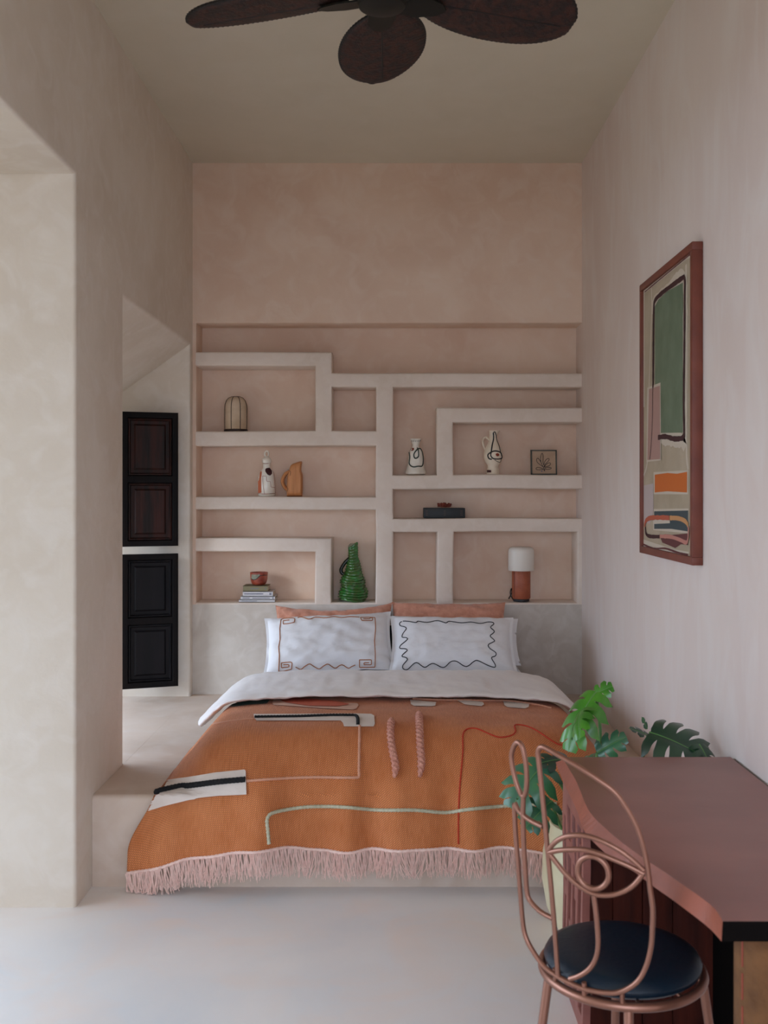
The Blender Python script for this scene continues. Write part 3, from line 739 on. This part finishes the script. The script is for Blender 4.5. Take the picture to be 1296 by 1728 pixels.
# white bottle with ring stopper
z0 = SZ(838); c = at(450, 0, YS); c.z = z0
t = thing('bottle', c, 'white ceramic bottle with ring stopper and orange panel, beside the clay jug', 'bottle')
prof = [(.046, 0), (.052, .006), (.056, .03), (.0565, .07), (.052, .115), (.043, .150), (.027, .168), (.0225, .175), (.0225, .205)]
bd = obj('bottle_body', LT(prof, c, 40), M_CLAYW, t); tr = bvh_of(bd)
obj('bottle_stopper', LT([(.022, .205), (.026, .207), (.0285, .22), (.026, .232), (.018, .240), (.012, .245)], c, 28), M_CLAYW, t)
obj('stopper_ring', TB([c+Vector((.012*math.cos(a), 0, .262+.0185*math.sin(a))) for a in [2*PI*i/20 for i in range(20)]], .0055, 8, closed=True), M_CLAYW, t)
k = 110/1296
cp = lambda L: [(420+x*k, 740+y*k) for x, y in L]
dots('painted_panel', t, tr, cp([(225, 585), (268, 595), (245, 800), (252, 1080), (165, 1085), (163, 850), (185, 690)]), .002, M_BRICK)
dots('painted_oval', t, tr, cp([(350, 590), (405, 580), (455, 640), (460, 700), (420, 742), (370, 720), (325, 655), (325, 610)]), .002, M_MAR)
paintline('painted_line', t, tr, cp([(275, 745), (345, 748), (352, 850), (430, 858), (438, 965), (510, 975)]), .0011, M_RUST, 0)
paintline('painted_line', t, tr, cp([(275, 745), (285, 950), (310, 1100)]), .0011, M_RUST, 0)
paintline('painted_line', t, tr, cp([(170, 1090), (300, 1105), (520, 1088)]), .0014, M_RUST, 0)
paintline('painted_line', t, tr, cp([(262, 495), (330, 505), (390, 495)]), .0014, M_RUST, 0)
paintline('painted_line', t, tr, cp([(455, 570), (490, 680), (510, 850), (520, 1080)]), .0011, M_RUST, 3)
# orange clay jug, cut-out handle
z0 = SZ(838); c = at(495, 0, YS); c.z = z0
t = thing('jug', c, 'orange-brown clay jug with slanted spout and looped handle', 'jug')
jp = lambda x, y: (at(420+x*k, 0, YS).x, z0+(1146-y)*k*YS/F)
body = [jp(*q) for q in cr2([(760, 1146), (755, 1050), (762, 900), (770, 760), (800, 640), (815, 580), (850, 510), (930, 475), (1050, 445), (1045, 540), (1040, 625), (1068, 720), (1072, 900), (1068, 1040), (1060, 1146)], 3)]
def rounded(bm, out, th, Y0, inset=.010):
    """thick body with an eased edge, outline in x,z"""
    cx = sum(p[0] for p in out)/len(out); cz = sum(p[1] for p in out)/len(out); rings = []
    for f, d in ((1-inset*7, -th/2), (1-inset*3, -th/2*.86), (1-inset*.8, -th/2*.55), (1, 0), (1-inset*.8, th/2*.55), (1-inset*3, th/2*.86), (1-inset*7, th/2)):
        rings.append([bm.verts.new((cx+(x-cx)*f, Y0+d, max(z0, cz+(z-cz)*f))) for x, z in out])
    n = len(out)
    for A, C in zip(rings, rings[1:]):
        for i in range(n): bm.faces.new((A[i], A[(i+1) % n], C[(i+1) % n], C[i]))
    bm.faces.new(rings[0]); bm.faces.new(list(reversed(rings[-1]))); bmesh.ops.recalc_face_normals(bm, faces=bm.faces); return bm
obj('jug_body', rounded(bmesh.new(), body, .085, YS, .03), M_WOODJ, t)
hx = [jp(*q) for q in ((810, 650), (740, 690), (690, 760), (668, 840), (690, 920), (735, 985), (790, 1020))]
bm = TB(resample(catmull([(x, 0, z) for x, z in hx], 6), .004), lambda q: .011, 8)
for v in bm.verts: v.co.y = YS-.004+v.co.y*1.1
obj('jug_handle', bm, M_WOODJ, t)
M_WOODD = mat('dark clay line', '#4a2416', .7)
obj('incised_line', TB([Vector((*jp(x, y), 0)).xzy+Vector((0, YS-.044, 0)) for x, y in ((790, 615), (845, 655), (832, 735))], .0012, 5), M_WOODD, t)
obj('incised_line', TB([Vector((*jp(x, y), 0)).xzy+Vector((0, YS-.044, 0)) for x, y in ((758, 715), (735, 800), (745, 920), (795, 995), (770, 1045))], .0012, 5), M_WOODD, t)
# books and cup
t0 = SZ(1017)
z = t0
gb = 'books stacked under the red cup'
def book(x0p, x1p, hpx, m, label, dep, marks, yoff=0):
    global z
    h = hpx*YB/F; x0, x1 = at(x0p, 0, YB+.03).x, at(x1p, 0, YB+.03).x; y0 = YB+.028+yoff; y1 = y0+dep
    t = thing('book', ((x0+x1)/2, (y0+y1)/2, z), label, 'book', gb)
    bm = bmesh.new(); e = .0022
    box(bm, x0, x1, y0, y1, z, z+e); box(bm, x0, x1, y0, y1, z+h-e, z+h); box(bm, x0, x1, y0, y0+e, z, z+h)
    obj('book_cover', bm, m, t, smooth=False)
    obj('book_pages', B(x0+.003, x1-.003, y0+e, y1-.003, z+e, z+h-e), M_PAGES, t, smooth=False)
    for a, b, q in marks:
        obj('spine_print', B(lerp(x0, x1, a), lerp(x0, x1, b), y0-.0006, y0, z+h*(.5-q), z+h*(.5+q)), M_PRINT, t, smooth=False)
    z += h
book(403, 464, 4.2, M_BOOKW, 'thin white book at the bottom of the stack under the cup', .15, [(.08, .5, .1)])
book(406, 464, 5.6, M_BOOKW, 'white book with grey spine print, second from the bottom of the stack', .155, [(.06, .26, .12), (.34, .85, .12), (.92, .96, .2)], .0015)
book(409.5, 460.5, 8.2, M_BOOKW, 'thicker white book lying directly under the olive one', .15, [(.05, .68, .1), (.88, .95, .2)], .004)
book(410, 452, 9.6, M_OLIVE, 'olive green book at the top of the stack, under the red cup', .13, [(.3, .62, .06), (.88, .92, .12)], .006)
cc = at(437, 0, YB+.085); c = Vector((cc.x, cc.y, z))
t = thing('cup', c, 'brick red cup with a grey glazed patch on the stacked books', 'cup')
oc = [(.028, 0), (.036, .003), (.046, .016), (.051, .035), (.053, .060), (.0545, .079), (.052, .080), (.049, .074), (.044, .03), (.02, .012)]
cb = obj('cup_body', LT(oc, c, 40, fn=lambda a, r, z: (r*(1+.02*math.sin(2*a+1)), z)), M_CUP, t); tr = bvh_of(cb)
k2 = 100/1296
dots('glaze_patch', t, tr, [(390+x*k2, 950+y*k2) for x, y in ((446, 250), (530, 255), (640, 250), (600, 300), (560, 340), (510, 362), (470, 352), (443, 340))], 0, M_CUPG)
paintline('glaze_drip', t, tr, [(390+x*k2, 950+y*k2) for x, y in ((446, 345), (490, 368), (560, 348), (620, 288), (700, 268), (780, 264))], .002, M_INK, 4)
# green ribbed bottle vase
c = at(596, 0, YS+.005); c.z = SZ(1017)
t = thing('vase', c, 'tall green glazed vase of stacked coils with a dark handle', 'vase')
gp = []
N = 21
for i in range(N*6+1):
    q = i/(N*6); zz = q*.352
    R = interp([(0, .078), (.06, .088), (.16, .090), (.22, .080), (.27, .072), (.34, .076), (.42, .070), (.50, .052), (.60, .046), (.68, .040), (.76, .033), (.85, .031), (1, .030)], q)
    gp.append((R*(1+.085*(abs(math.sin(PI*q*N))-.4)), zz))
def gfn(a, r, zz):
    w = noise.noise(Vector((math.cos(a)*1.5, math.sin(a)*1.5, zz*22)))
    return r*(1+.12*w+.03*math.sin(3*a+zz*30)), zz+.006*math.sin(a*2+zz*9)+(.012*math.cos(a-.3) if zz > .34 else 0)
obj('vase_body', LT(gp, c, 56, fn=gfn), M_GREEN, t)
obj('vase_handle', TB(catmull([c+Vector((-.025, -.005, .262)), c+Vector((-.048, -.008, .24)), c+Vector((-.073, -.01, .20)), c+Vector((-.070, -.01, .175)), c+Vector((-.055, -.01, .165))], 6), .011, 10), M_GREEN2, t)
# small white bell-shaped vase
c = at(701.5, 0, YS); c.z = SZ(801)
t = thing('vase', c, 'small cream bell-shaped vase painted with a green-black loop', 'vase')
prof = [(.050, 0), (.064, .006), (.065, .018), (.058, .03), (.050, .07), (.044, .125), (.036, .150), (.022, .170), (.021, .185), (.028, .205), (.034, .222), (.031, .222), (.02, .19)]
bd = obj('vase_body', LT(prof, c, 40), M_CLAYW, t); tr = bvh_of(bd)
k3 = 290/1296
vp = lambda L: [(660+x*k3, 720+y*k3) for x, y in L]
paintline('painted_loop', t, tr, vp([(137, 195), (142, 230), (138, 280), (165, 303), (205, 298), (235, 295), (240, 240), (232, 190), (215, 165), (190, 180), (172, 210), (180, 238), (205, 225), (205, 180), (198, 160)]), .0042, M_INKG, 4)
dots('painted_dot', t, tr, vp([(150, 168), (162, 158), (174, 164), (172, 178), (158, 184), (149, 178)]), 0, M_RUST)
for q in range(7):
    x = 146+q*12; paintline('painted_dash', t, tr, vp([(x, 100), (x+2, 114)]), .0016, M_INKG, 0)
# tall cream pitcher with handle
c = at(832, 0, YS); c.z = SZ(801)
t = thing('pitcher', c, 'tall cream pitcher with black line drawing and a thin looped handle', 'pitcher')
prof = [(.036, 0), (.040, .004), (.037, .03), (.033, .048), (.034, .060), (.050, .078), (.058, .102), (.058, .135), (.048, .165), (.034, .190), (.026, .215), (.023, .245), (.026, .272), (.022, .272), (.02, .24)]
pb = obj('pitcher_body', LT(prof, c, 44, fn=lambda a, r, z: (r+(.016*max(0, math.cos(a))**4*max(0, (z-.245)/.027)), z)), M_CLAY, t); tr = bvh_of(pb)
obj('pitcher_handle', TB(catmull([c+Vector((-.024, 0, .215)), c+Vector((-.042, 0, .232)), c+Vector((-.060, 0, .222)), c+Vector((-.063, 0, .195)), c+Vector((-.052, 0, .165)), c+Vector((-.045, 0, .150))], 6), .0065, 10), M_CLAY, t)
paintline('painted_line', t, tr, vp([(770, 45), (772, 90), (762, 140), (755, 190), (752, 220), (775, 242), (830, 240), (832, 215), (820, 192), (780, 184), (745, 198), (730, 215), (738, 240), (760, 246)]), .0042, M_INK, 4)
paintline('painted_line', t, tr, vp([(772, 46), (782, 38), (790, 60), (796, 100), (815, 150), (824, 190)]), .0030, M_INK, 4)
paintline('painted_line', t, tr, vp([(780, 250), (800, 262), (822, 268), (830, 240)]), .0018, M_INK, 4)
dots('painted_dot', t, tr, vp([(788, 206), (800, 198), (814, 204), (815, 218), (802, 226), (790, 220)]), 0, M_RUST)
dots('painted_mark', t, tr, vp([(724, 326), (756, 328), (755, 346), (725, 346)]), 0, M_MAR)
# leaf tile
c = at(918, 0, YB+.10); c.z = SZ(801); hw = 22*YS/F; lean = .018
t = thing('framed_tile', c, 'small framed tile with a dark line drawing of a leafy plant, leaning on the shelf', 'tile')
hh = .155; mpT = lambda u, v, d: Vector((c.x+u, c.y+v/hh*lean+d, c.z+v))
bm = bmesh.new()
for a, b, e, f in ((-hw, hw, 0, .008), (-hw, hw, hh-.008, hh), (-hw, -hw+.008, 0, hh), (hw-.008, hw, 0, hh)):
    prism(bm, [(a, e), (b, e), (b, f), (a, f)], -.009, .012, mpT)
obj('tile_frame', bm, mat('grey green tile frame', '#4a4a42', .6), t, smooth=False)
bm = bmesh.new(); prism(bm, [(-hw+.006, .006), (hw-.006, .006), (hw-.006, hh-.006), (-hw+.006, hh-.006)], -.004, .008, mpT)
obj('tile_face', bm, mat('buff tile', '#b79a80', .6, '#ad9077', 20), t, smooth=False)
def tl(pts, m=M_INK, r=.0016):
    obj('drawn_leaf', TB([mpT((x-1152)*k3*YS/F, (360-y)*k3*YS/F, -.006) for x, y in cr2(pts, 5)], r, 5), m, t)
tl([(1152, 330), (1150, 310), (1130, 265), (1128, 225), (1138, 195), (1147, 215), (1145, 260), (1150, 285)])
tl([(1148, 300), (1125, 285), (1100, 262), (1097, 240), (1108, 234), (1122, 250), (1135, 275)])
tl([(1150, 285), (1160, 255), (1180, 236), (1192, 240), (1185, 256), (1160, 280), (1152, 300)])
tl([(1152, 302), (1170, 280), (1192, 268), (1202, 276), (1190, 290), (1160, 300)])
tl([(1155, 308), (1180, 302), (1202, 304), (1205, 312), (1180, 318), (1158, 316), (1156, 332)])
tl([(1148, 318), (1120, 322), (1096, 320), (1092, 310), (1105, 303), (1130, 308), (1148, 318)])
obj('drawn_dot', TB([mpT((1135-1152)*k3*YS/F, (360-y)*k3*YS/F, -.006) for y in (328, 336)], .003, 6), mat('blue dot', '#4b5f86', .6), t)
# black box book with coral on top
x0, x1 = at(715, 0, YB+.03).x, at(785, 0, YB+.03).x; z0 = SZ(875)+.002; h = 17*YB/F
t = thing('book', ((x0+x1)/2, YB+.1, z0), 'thick black box-shaped book lying flat on the narrow right shelf', 'book')
obj('book_cover', B(x0, x1, YB+.03, YB+.17, z0, z0+h, bev=.003), M_BOX, t)
for a, b in ((.05, .10), (.48, .53), (.88, .94)):
    for q in (.25, .45, .65): obj('spine_print', B(lerp(x0, x1, a), lerp(x0, x1, b), YB+.0292, YB+.0301, z0+h*q, z0+h*(q+.1)), M_SPINE, t, smooth=False)
c = at(749, 0, YB+.09); c.z = z0+h
t = thing('coral_ornament', c, 'small red coral-like ornament on top of the black book', 'ornament')
bm = bmesh.new()
for i in range(26):
    a = random.uniform(0, 2*PI); r = random.uniform(.0, .042); p = c+Vector((r*math.cos(a), .6*r*math.sin(a), .008))
    q = p+Vector((random.uniform(-.02, .02), random.uniform(-.012, .012), random.uniform(.008, .022)*(1.2-r*12)))
    q.z = max(q.z, c.z+.010)
    tube(bm, catmull([p, (p+q)/2+Vector((random.uniform(-.008, .008), 0, .004)), q], 3), lambda s: .0075*(1-.2*s), 7)
obj('coral_branch', bm, M_CORAL, t)
# table lamp
c = at(879.5, 0, YB+.075); c.z = SZ(1017)
t = thing('table_lamp', c, 'table lamp with white opal shade on a tan leather cylinder base', 'lamp')
obj('lamp_foot', LT([(.046, 0), (.050, .004), (.050, .016), (.046, .018)], c, 36), M_BOX, t)
lb = obj('lamp_base', LT([(.054, .018), (.0565, .021), (.0565, .186), (.054, .190)], c, 40), M_TAN, t)
obj('base_seam', TB([c+Vector((-.046, -.0335, zz)) for zz in (.02, .10, .186)], .0014, 6), M_MAR, lb)
for sx_ in (-.050, .052): obj('brass_stud', LT([(.0005, -.003), (.003, 0), (.0005, .003)], c+Vector((sx_, -.027, .178)), 10), M_BRASS, lb)
obj('lamp_shade', LT([(.050, .190), (.078, .190), (.0795, .194), (.0795, .305), (.0775, .318), (.070, .329), (.058, .335), (.02, .337)], c, 48), M_LAMPS, t)
obj('power_cord', TB(catmull([c+Vector((-.050, -.01, .012)), c+Vector((-.062, -.014, .03)), c+Vector((-.068, -.01, .055)), c+Vector((-.060, 0, .078)), c+Vector((-.056, .02, .05)), c+Vector((-.07, .06, .01))], 6), .0035, 8), M_FLEX, t)

# ============================================================ DESK
DZ_ = .711
desk = thing('desk', (.85, 2.8, 0), 'reddish-brown wooden desk with a curved edge against the right wall', 'desk')
zp = lambda x, y: (830+x/2.781, 1120+y/2.781)
topin = [zp(*q) for q in cr2([(330, 438), (360, 490), (400, 560), (455, 690), (530, 770), (600, 830), (700, 905), (800, 970), (900, 1040), (1000, 1110), (1055, 1160), (1083, 1209)], 3)]
TI = [atz(x, y, DZ_) for x, y in topin]
TI[0].y = TI[0].y
botin = [zp(*q) for q in cr2([(296, 452), (312, 500), (345, 575), (400, 690), (430, 780), (500, 860), (580, 925), (680, 985), (750, 1040), (850, 1110), (950, 1185), (1030, 1250), (1083, 1311)], 3)]
th = .042
BI = [atz(x, y, DZ_-th) for x, y in botin]
BI = resample(BI, 9)if False else BI
def remap(L, n):
    L = resample(L, 1e-2); return [L[round(i*(len(L)-1)/(n-1))] for i in range(n)]
n = 48
TI, BI = remap(TI, n), remap(BI, n)
yfar, ynear = TI[0].y, TI[-1].y
BI[0].y = yfar; BI[-1].y = ynear; XD = 1.128
bm = bmesh.new()
a = [bm.verts.new(p) for p in TI]; b = [bm.verts.new((XD, p.y, DZ_)) for p in TI]
for i in range(n-1): bm.faces.new((a[i], b[i], b[i+1], a[i+1]))
a2 = [bm.verts.new(p) for p in BI]; b2 = [bm.verts.new((XD, p.y, DZ_-th)) for p in BI]
for i in range(n-1): bm.faces.new((a2[i], a2[i+1], b2[i+1], b2[i]))
for i in range(n-1): bm.faces.new((b[i], b2[i], b2[i+1], b[i+1])).material_index = 2
for i in range(n-1): bm.faces.new((a[i], a[i+1], a2[i+1], a2[i])).material_index = 1
bm.faces.new((a[0], a2[0], b2[0], b[0])).material_index = 2; bm.faces.new((a[-1], b[-1], b2[-1], a2[-1])).material_index = 2
bmesh.ops.recalc_face_normals(bm, faces=bm.faces)
obj('desktop', bm, [M_DESK, M_DESKE, M_DESKD], desk, smooth=False)
# far pedestal: carved side panel, boarded front
Y0p, Y1p, Xp = 3.04, 3.40, .553
ys = [Y0p+(Y1p-Y0p)*i/12 for i in range(13)]; zs = [0.0, .05]+[.05+.60*i/12 for i in range(1, 12)]+[.65, DZ_-th]
def carved(y, z):
    i = int((y-Y0p)/(Y1p-Y0p)*12); 
    if z < .05 or z > .62 or i in (0, 11): return True
    j = int((z-.05)/.05)
    if i % 3 == 0: return True
    return (j+i) % 5 == 0 if i % 3 == 1 else (j+2*i) % 6 == 0
cv = slab(ys, zs, carved, lambda y, z, d: Vector((Xp+d+.006*math.sin(z*30)*0, y+.010*math.sin(z*17+y*9), z)), .022, bev=.003, seg=2, outer=False)
obj('carved_side_panel', cv, M_CARVE, desk)
for x0, x1, dy in ((.575, .640, 0), (.642, .728, .003), (.730, .816, .001), (.818, .936, .004)):
    obj('front_board', B(x0, x1, Y0p+dy, Y0p+.022, 0, DZ_-th, bev=.002), M_DESKB, desk)
obj('back_panel', B(.575, 1.10, Y1p-.03, Y1p, .02, DZ_-th), M_DESKB, desk, smooth=False)
obj('shade_panel', B(.936, XD-.01, Y0p+.024, Y0p+.04, .0, DZ_-th), M_DESKD, desk, smooth=False)  # near-black sheet standing in for the shade under the desk
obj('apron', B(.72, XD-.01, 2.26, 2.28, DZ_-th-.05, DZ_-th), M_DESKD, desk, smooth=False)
lg = obj('leg', LT([(.074, 0), (.076, .01), (.076, DZ_-th-.006), (.074, DZ_-th)], (.812, 2.235, 0), 40), M_SUEDE, desk, label='tan suede-wrapped round leg')
bm = bmesh.new(); ang = math.radians(202)
for i in range(9): tube(bm, [Vector((.812+.0765*math.cos(ang), 2.235+.0765*math.sin(ang), .03+i*.07+q*.028)) for q in (0, 1, 2)], .0022, 5)
obj('leg_stitching', bm, M_RUST, lg)

# ============================================================ CHAIR
SC = Vector((.569, 2.59, 0)); RZ, RR = .41, .197
chair = thing('chair', SC, 'rose-copper wire chair with a face-shaped back and navy round seat, at the desk', 'chair')
obj('seat', LT([(.150, RZ+.006), (.178, RZ+.008), (.190, RZ+.018), (.193, RZ+.030), (.186, RZ+.043), (.165, RZ+.052), (.12, RZ+.057), (.06, RZ+.059), (.01, RZ+.0595)], SC, 56), M_LEATHER, chair, label='navy leather round seat')
circ = [SC+Vector((RR*math.cos(a_), RR*math.sin(a_), RZ)) for a_ in [2*PI*i/64 for i in range(64)]]
obj('seat_ring', TB(circ, .0115, 12, closed=True), M_COPPER, chair)
bm = bmesh.new()
for i in range(10):
    a_ = 2*PI*i/10+.3; u_ = Vector((math.cos(a_), math.sin(a_), 0)); tube(bm, [SC+u_*.196+Vector((0, 0, RZ)), SC+u_*.15+Vector((0, 0, RZ+.012))], .004, 6)
obj('seat_support', bm, M_COPPER, chair)
BN = Vector((math.cos(math.radians(240)), math.sin(math.radians(240)), 0)); BTn = Vector((-BN.y, BN.x, 0))
def onback(px, py):
    d = ray(px, py); lo, hi = 1.9, 3.1
    def f(y):
        p = EYEV+d*y; q = p-SC; u = q.dot(BTn)
        return q.x*BN.x+q.y*BN.y-(.200+.11*(p.z-.43)-1.1*u*u)
    for _ in range(40):
        m = .5*(lo+hi)
        if f(m) > 0: lo = m
        else: hi = m
    return EYEV+d*lo
cz = lambda L: [onback(*zp(x, y)) for x, y in L]
def wire(name, pts, closed=False, r=.0062, ext0=None, ext1=None, n=6, label=None):
    P = catmull(pts, n, closed)
    if ext0 is not None: P = [ext0]+P
    if ext1 is not None: P = P+[ext1]
    return obj(name, TB(resample(P, .006, closed), r, 10, closed=closed), M_COPPER, chair, label=label)
ring = lambda deg: SC+Vector((RR*math.cos(math.radians(deg)), RR*math.sin(math.radians(deg)), RZ+.010))
wire('back_outline', cz([(310, 1462), (295, 1250), (278, 1050), (262, 880), (245, 700), (230, 550), (219, 450), (216, 415), (226, 394), (246, 392), (300, 422), (400, 480), (500, 545), (580, 605), (640, 690), (680, 765), (708, 850), (730, 950), (742, 1050), (755, 1150), (753, 1250), (745, 1340), (720, 1430), (680, 1495), (610, 1538), (540, 1545), (440, 1528), (360, 1495), (312, 1470)]), n=4)
wire('face_profile', cz([(240, 765), (180, 735), (128, 692), (108, 655), (106, 680), (112, 800), (124, 950), (134, 1080), (146, 1220), (162, 1290), (200, 1360), (250, 1425), (312, 1470)]), n=5)
wire('ear_loop', cz([(105, 385), (122, 368), (140, 385), (155, 440), (163, 510), (163, 580), (152, 622), (136, 610), (115, 560), (98, 490), (92, 430)]), closed=True)
wire('ear_stem', cz([(148, 625), (146, 700), (150, 850), (158, 980), (166, 1080), (185, 1120), (230, 1165), (285, 1195)]))
wire('eye_upper_lid', cz([(262, 878), (300, 835), (345, 812), (400, 805), (460, 812), (530, 838), (600, 876), (660, 920), (712, 968)]))
wire('eye_lower_line', cz([(265, 886), (330, 874), (430, 873), (500, 890), (570, 918), (640, 948), (712, 985)]))
wire('eye_bottom_lid', cz([(268, 888), (300, 930), (345, 985), (400, 1035), (450, 1068), (500, 1085), (560, 1086), (620, 1068), (670, 1035), (710, 985)]))
wire('eye_iris', cz([(475+73*math.cos(q)*1.0-14*math.sin(q)*.6, 980+74*math.sin(q)+20*math.cos(q)) for q in [2*PI*i/16 for i in range(16)]]), closed=True, n=3, r=.0068)
wire('nose_stem', cz([(478, 1086), (488, 1160), (496, 1250), (498, 1330), (485, 1390), (455, 1435), (410, 1465), (365, 1480)]))
for dg in (205, 232, 258): obj('back_bracket', TB([ring(dg)+Vector((0, 0, -.012)), ring(dg)*1.0+BN*.004+Vector((0, 0, .03))], .006, 8), M_COPPER, chair)
for pa, pb in (((209, 1400), (150, 1691)), ((580, 1600), (580, 1700)), ((982, 1478), (1016, 1691)), (None, None)):
    if pa:
        A = at(*zp(*pa), 1); Bv = None
        # top on the ring, foot splayed outward
    degs = {(209, 1400): 192, (580, 1600): 262, (982, 1478): 352, None: 82}[pa]
    u_ = Vector((math.cos(math.radians(degs)), math.sin(math.radians(degs)), 0))
    top = SC+u_*(RR-.004)+Vector((0, 0, RZ-.004)); ft = SC+u_*(RR+.055)+Vector((0, 0, .0))
    obj('leg', TB([top, ft], .0115, 12), M_COPPER, chair)

# ============================================================ MONSTERA
PC = Vector((.745, 3.80, 0))
plant = thing('potted_monstera', PC, 'monstera plant in a cream pot behind the desk, beside the bed', 'plant')
obj('pot', LT([(.12, 0), (.15, .01), (.185, .08), (.202, .18), (.198, .28), (.18, .36), (.172, .39), (.160, .39), (.162, .36)], PC, 48), M_POT, plant)
obj('soil', LT([(.163, .34), (.163, .355), (.01, .36)], PC, 32), M_SOIL, plant)
def leaf(basept, tip, nrm, width, m, curl=.25, lobes=5, gapw=.17, fold=.38):
    Bp, T = Vector(basept), Vector(tip); d = T-Bp; L = d.length; d.normalize()
    nrm = Vector(nrm); nrm = (nrm-d*nrm.dot(d)).normalized(); w = d.cross(nrm)
    bm = bmesh.new()
    Wd = lambda t: width*(.80*math.sin(PI*min(1, t*.92+.10))**.75+.12*(1-t))
    def P(t, s, r):
        # midrib point plus a rib sweeping forward; lobes behind the base give the heart shape
        wd = Wd(t)*r; fwd = lerp(-.55, .75, t)*wd*.9
        mid = Bp+d*(t*L)
        p = mid+w*(s*wd)+d*fwd
        dd = (p-Bp).dot(d)/L
        return p+nrm*(-curl*L*dd*dd*.6-curl*wd*wd/width*.9+fold*wd*(1-r))
    nr = 8
    for s in (-1, 1):
        for k_ in range(lobes):
            t0, t1 = k_/lobes, (k_+1)/lobes; tm = (t0+t1)/2; hw_ = (t1-t0)/2
            rows = []
            for i in range(nr+1):
                r = i/nr; g = 1-gapw*1.6*sstep(.24, .46, r)*(.8+.2*r)
                g *= math.sqrt(max(.02, 1-max(0, (r-.72)/.30)**2))
                rows.append([bm.verts.new(P(min(1, max(0, tm+q*hw_*g+.06*r*(1 if k_ < lobes-1 else 0))), s, r*(1-.10*abs(q)*(r > .7)))) for q in (-1, -.5, 0, .5, 1)])
            for A, C in zip(rows, rows[1:]):
                for q in range(4): bm.faces.new((A[q], A[q+1], C[q+1], C[q]))
    bmesh.ops.remove_doubles(bm, verts=bm.verts, dist=.0005)
    bmesh.ops.recalc_face_normals(bm, faces=bm.faces)
    o = obj('leaf', bm, m, plant)
    obj('leaf_rib', TB([P(q/10, 1, .01) for q in range(11)], lambda t: .0028*(1-.7*t), 5), M_STEM, o)
    return o
def stem(base_deg, mid, end, r=.006):
    b_ = PC+Vector((.05*math.cos(base_deg), .05*math.sin(base_deg), .34))
    obj('stem', TB(resample(catmull([b_, Vector(mid), Vector(end)], 8), .015), r, 8), M_STEM, plant)
def LF(bx, by, bY, tx, ty, tY, nrm, width, m, **k_):
    A, C = at(bx, by, bY), at(tx, ty, tY)
    return leaf(A, C, nrm, width, m, **k_), A
_, A = LF(1006, 1168, 3.72, 948, 1236, 3.60, (-.55, -.65, .5), .10, M_LEAFB, curl=.75)
stem(2.6, at(1012, 1260, 3.76), A)
LF(1006, 1170, 3.72, 1032, 1156, 3.70, (.2, -.7, .7), .045, M_LEAFB, curl=.3, lobes=3)
LF(985, 1196, 3.68, 960, 1222, 3.55, (-.7, -.5, .4), .06, M_LEAFB, curl=.7, lobes=4)
_, A = LF(1008, 1270, 3.66, 1050, 1242, 3.60, (.1, -.75, .6), .062, M_LEAFM, curl=.4, lobes=4)
stem(2.0, at(1002, 1330, 3.7), A)
_, A = LF(1098, 1236, 3.66, 1190, 1262, 3.54, (.1, -.72, .7), .135, M_LEAFD, curl=.45)
stem(0.4, at(1076, 1300, 3.75), A)
_, A = LF(1098, 1244, 3.72, 1066, 1225, 3.66, (.1, -.6, .8), .030, M_LEAFD, curl=.2, lobes=3)
_, A = LF(1092, 1230, 3.74, 1084, 1210, 3.72, (.5, -.8, .3), .016, M_LEAFM, curl=.1, lobes=2)
_, A = LF(1180, 1256, 3.60, 1204, 1290, 3.53, (.3, -.6, .7), .06, M_LEAFD, curl=.4, lobes=4)
_, A = LF(918, 1290, 3.70, 862, 1345, 3.60, (-.35, -.75, .55), .125, M_LEAFM, curl=.6)
stem(3.0, at(950, 1330, 3.75), A)
_, A = LF(930, 1352, 3.66, 888, 1392, 3.58, (-.2, -.85, .5), .085, M_LEAFM, curl=.3)
stem(3.4, at(950, 1400, 3.72), A)
_, A = LF(960, 1282, 3.75, 918, 1278, 3.66, (-.1, -.7, .7), .065, M_LEAFD, curl=.4, lobes=4)
_, A = LF(975, 1290, 3.72, 1000, 1272, 3.66, (-.1, -.5, .8), .05, M_LEAFM, curl=.4, lobes=4)
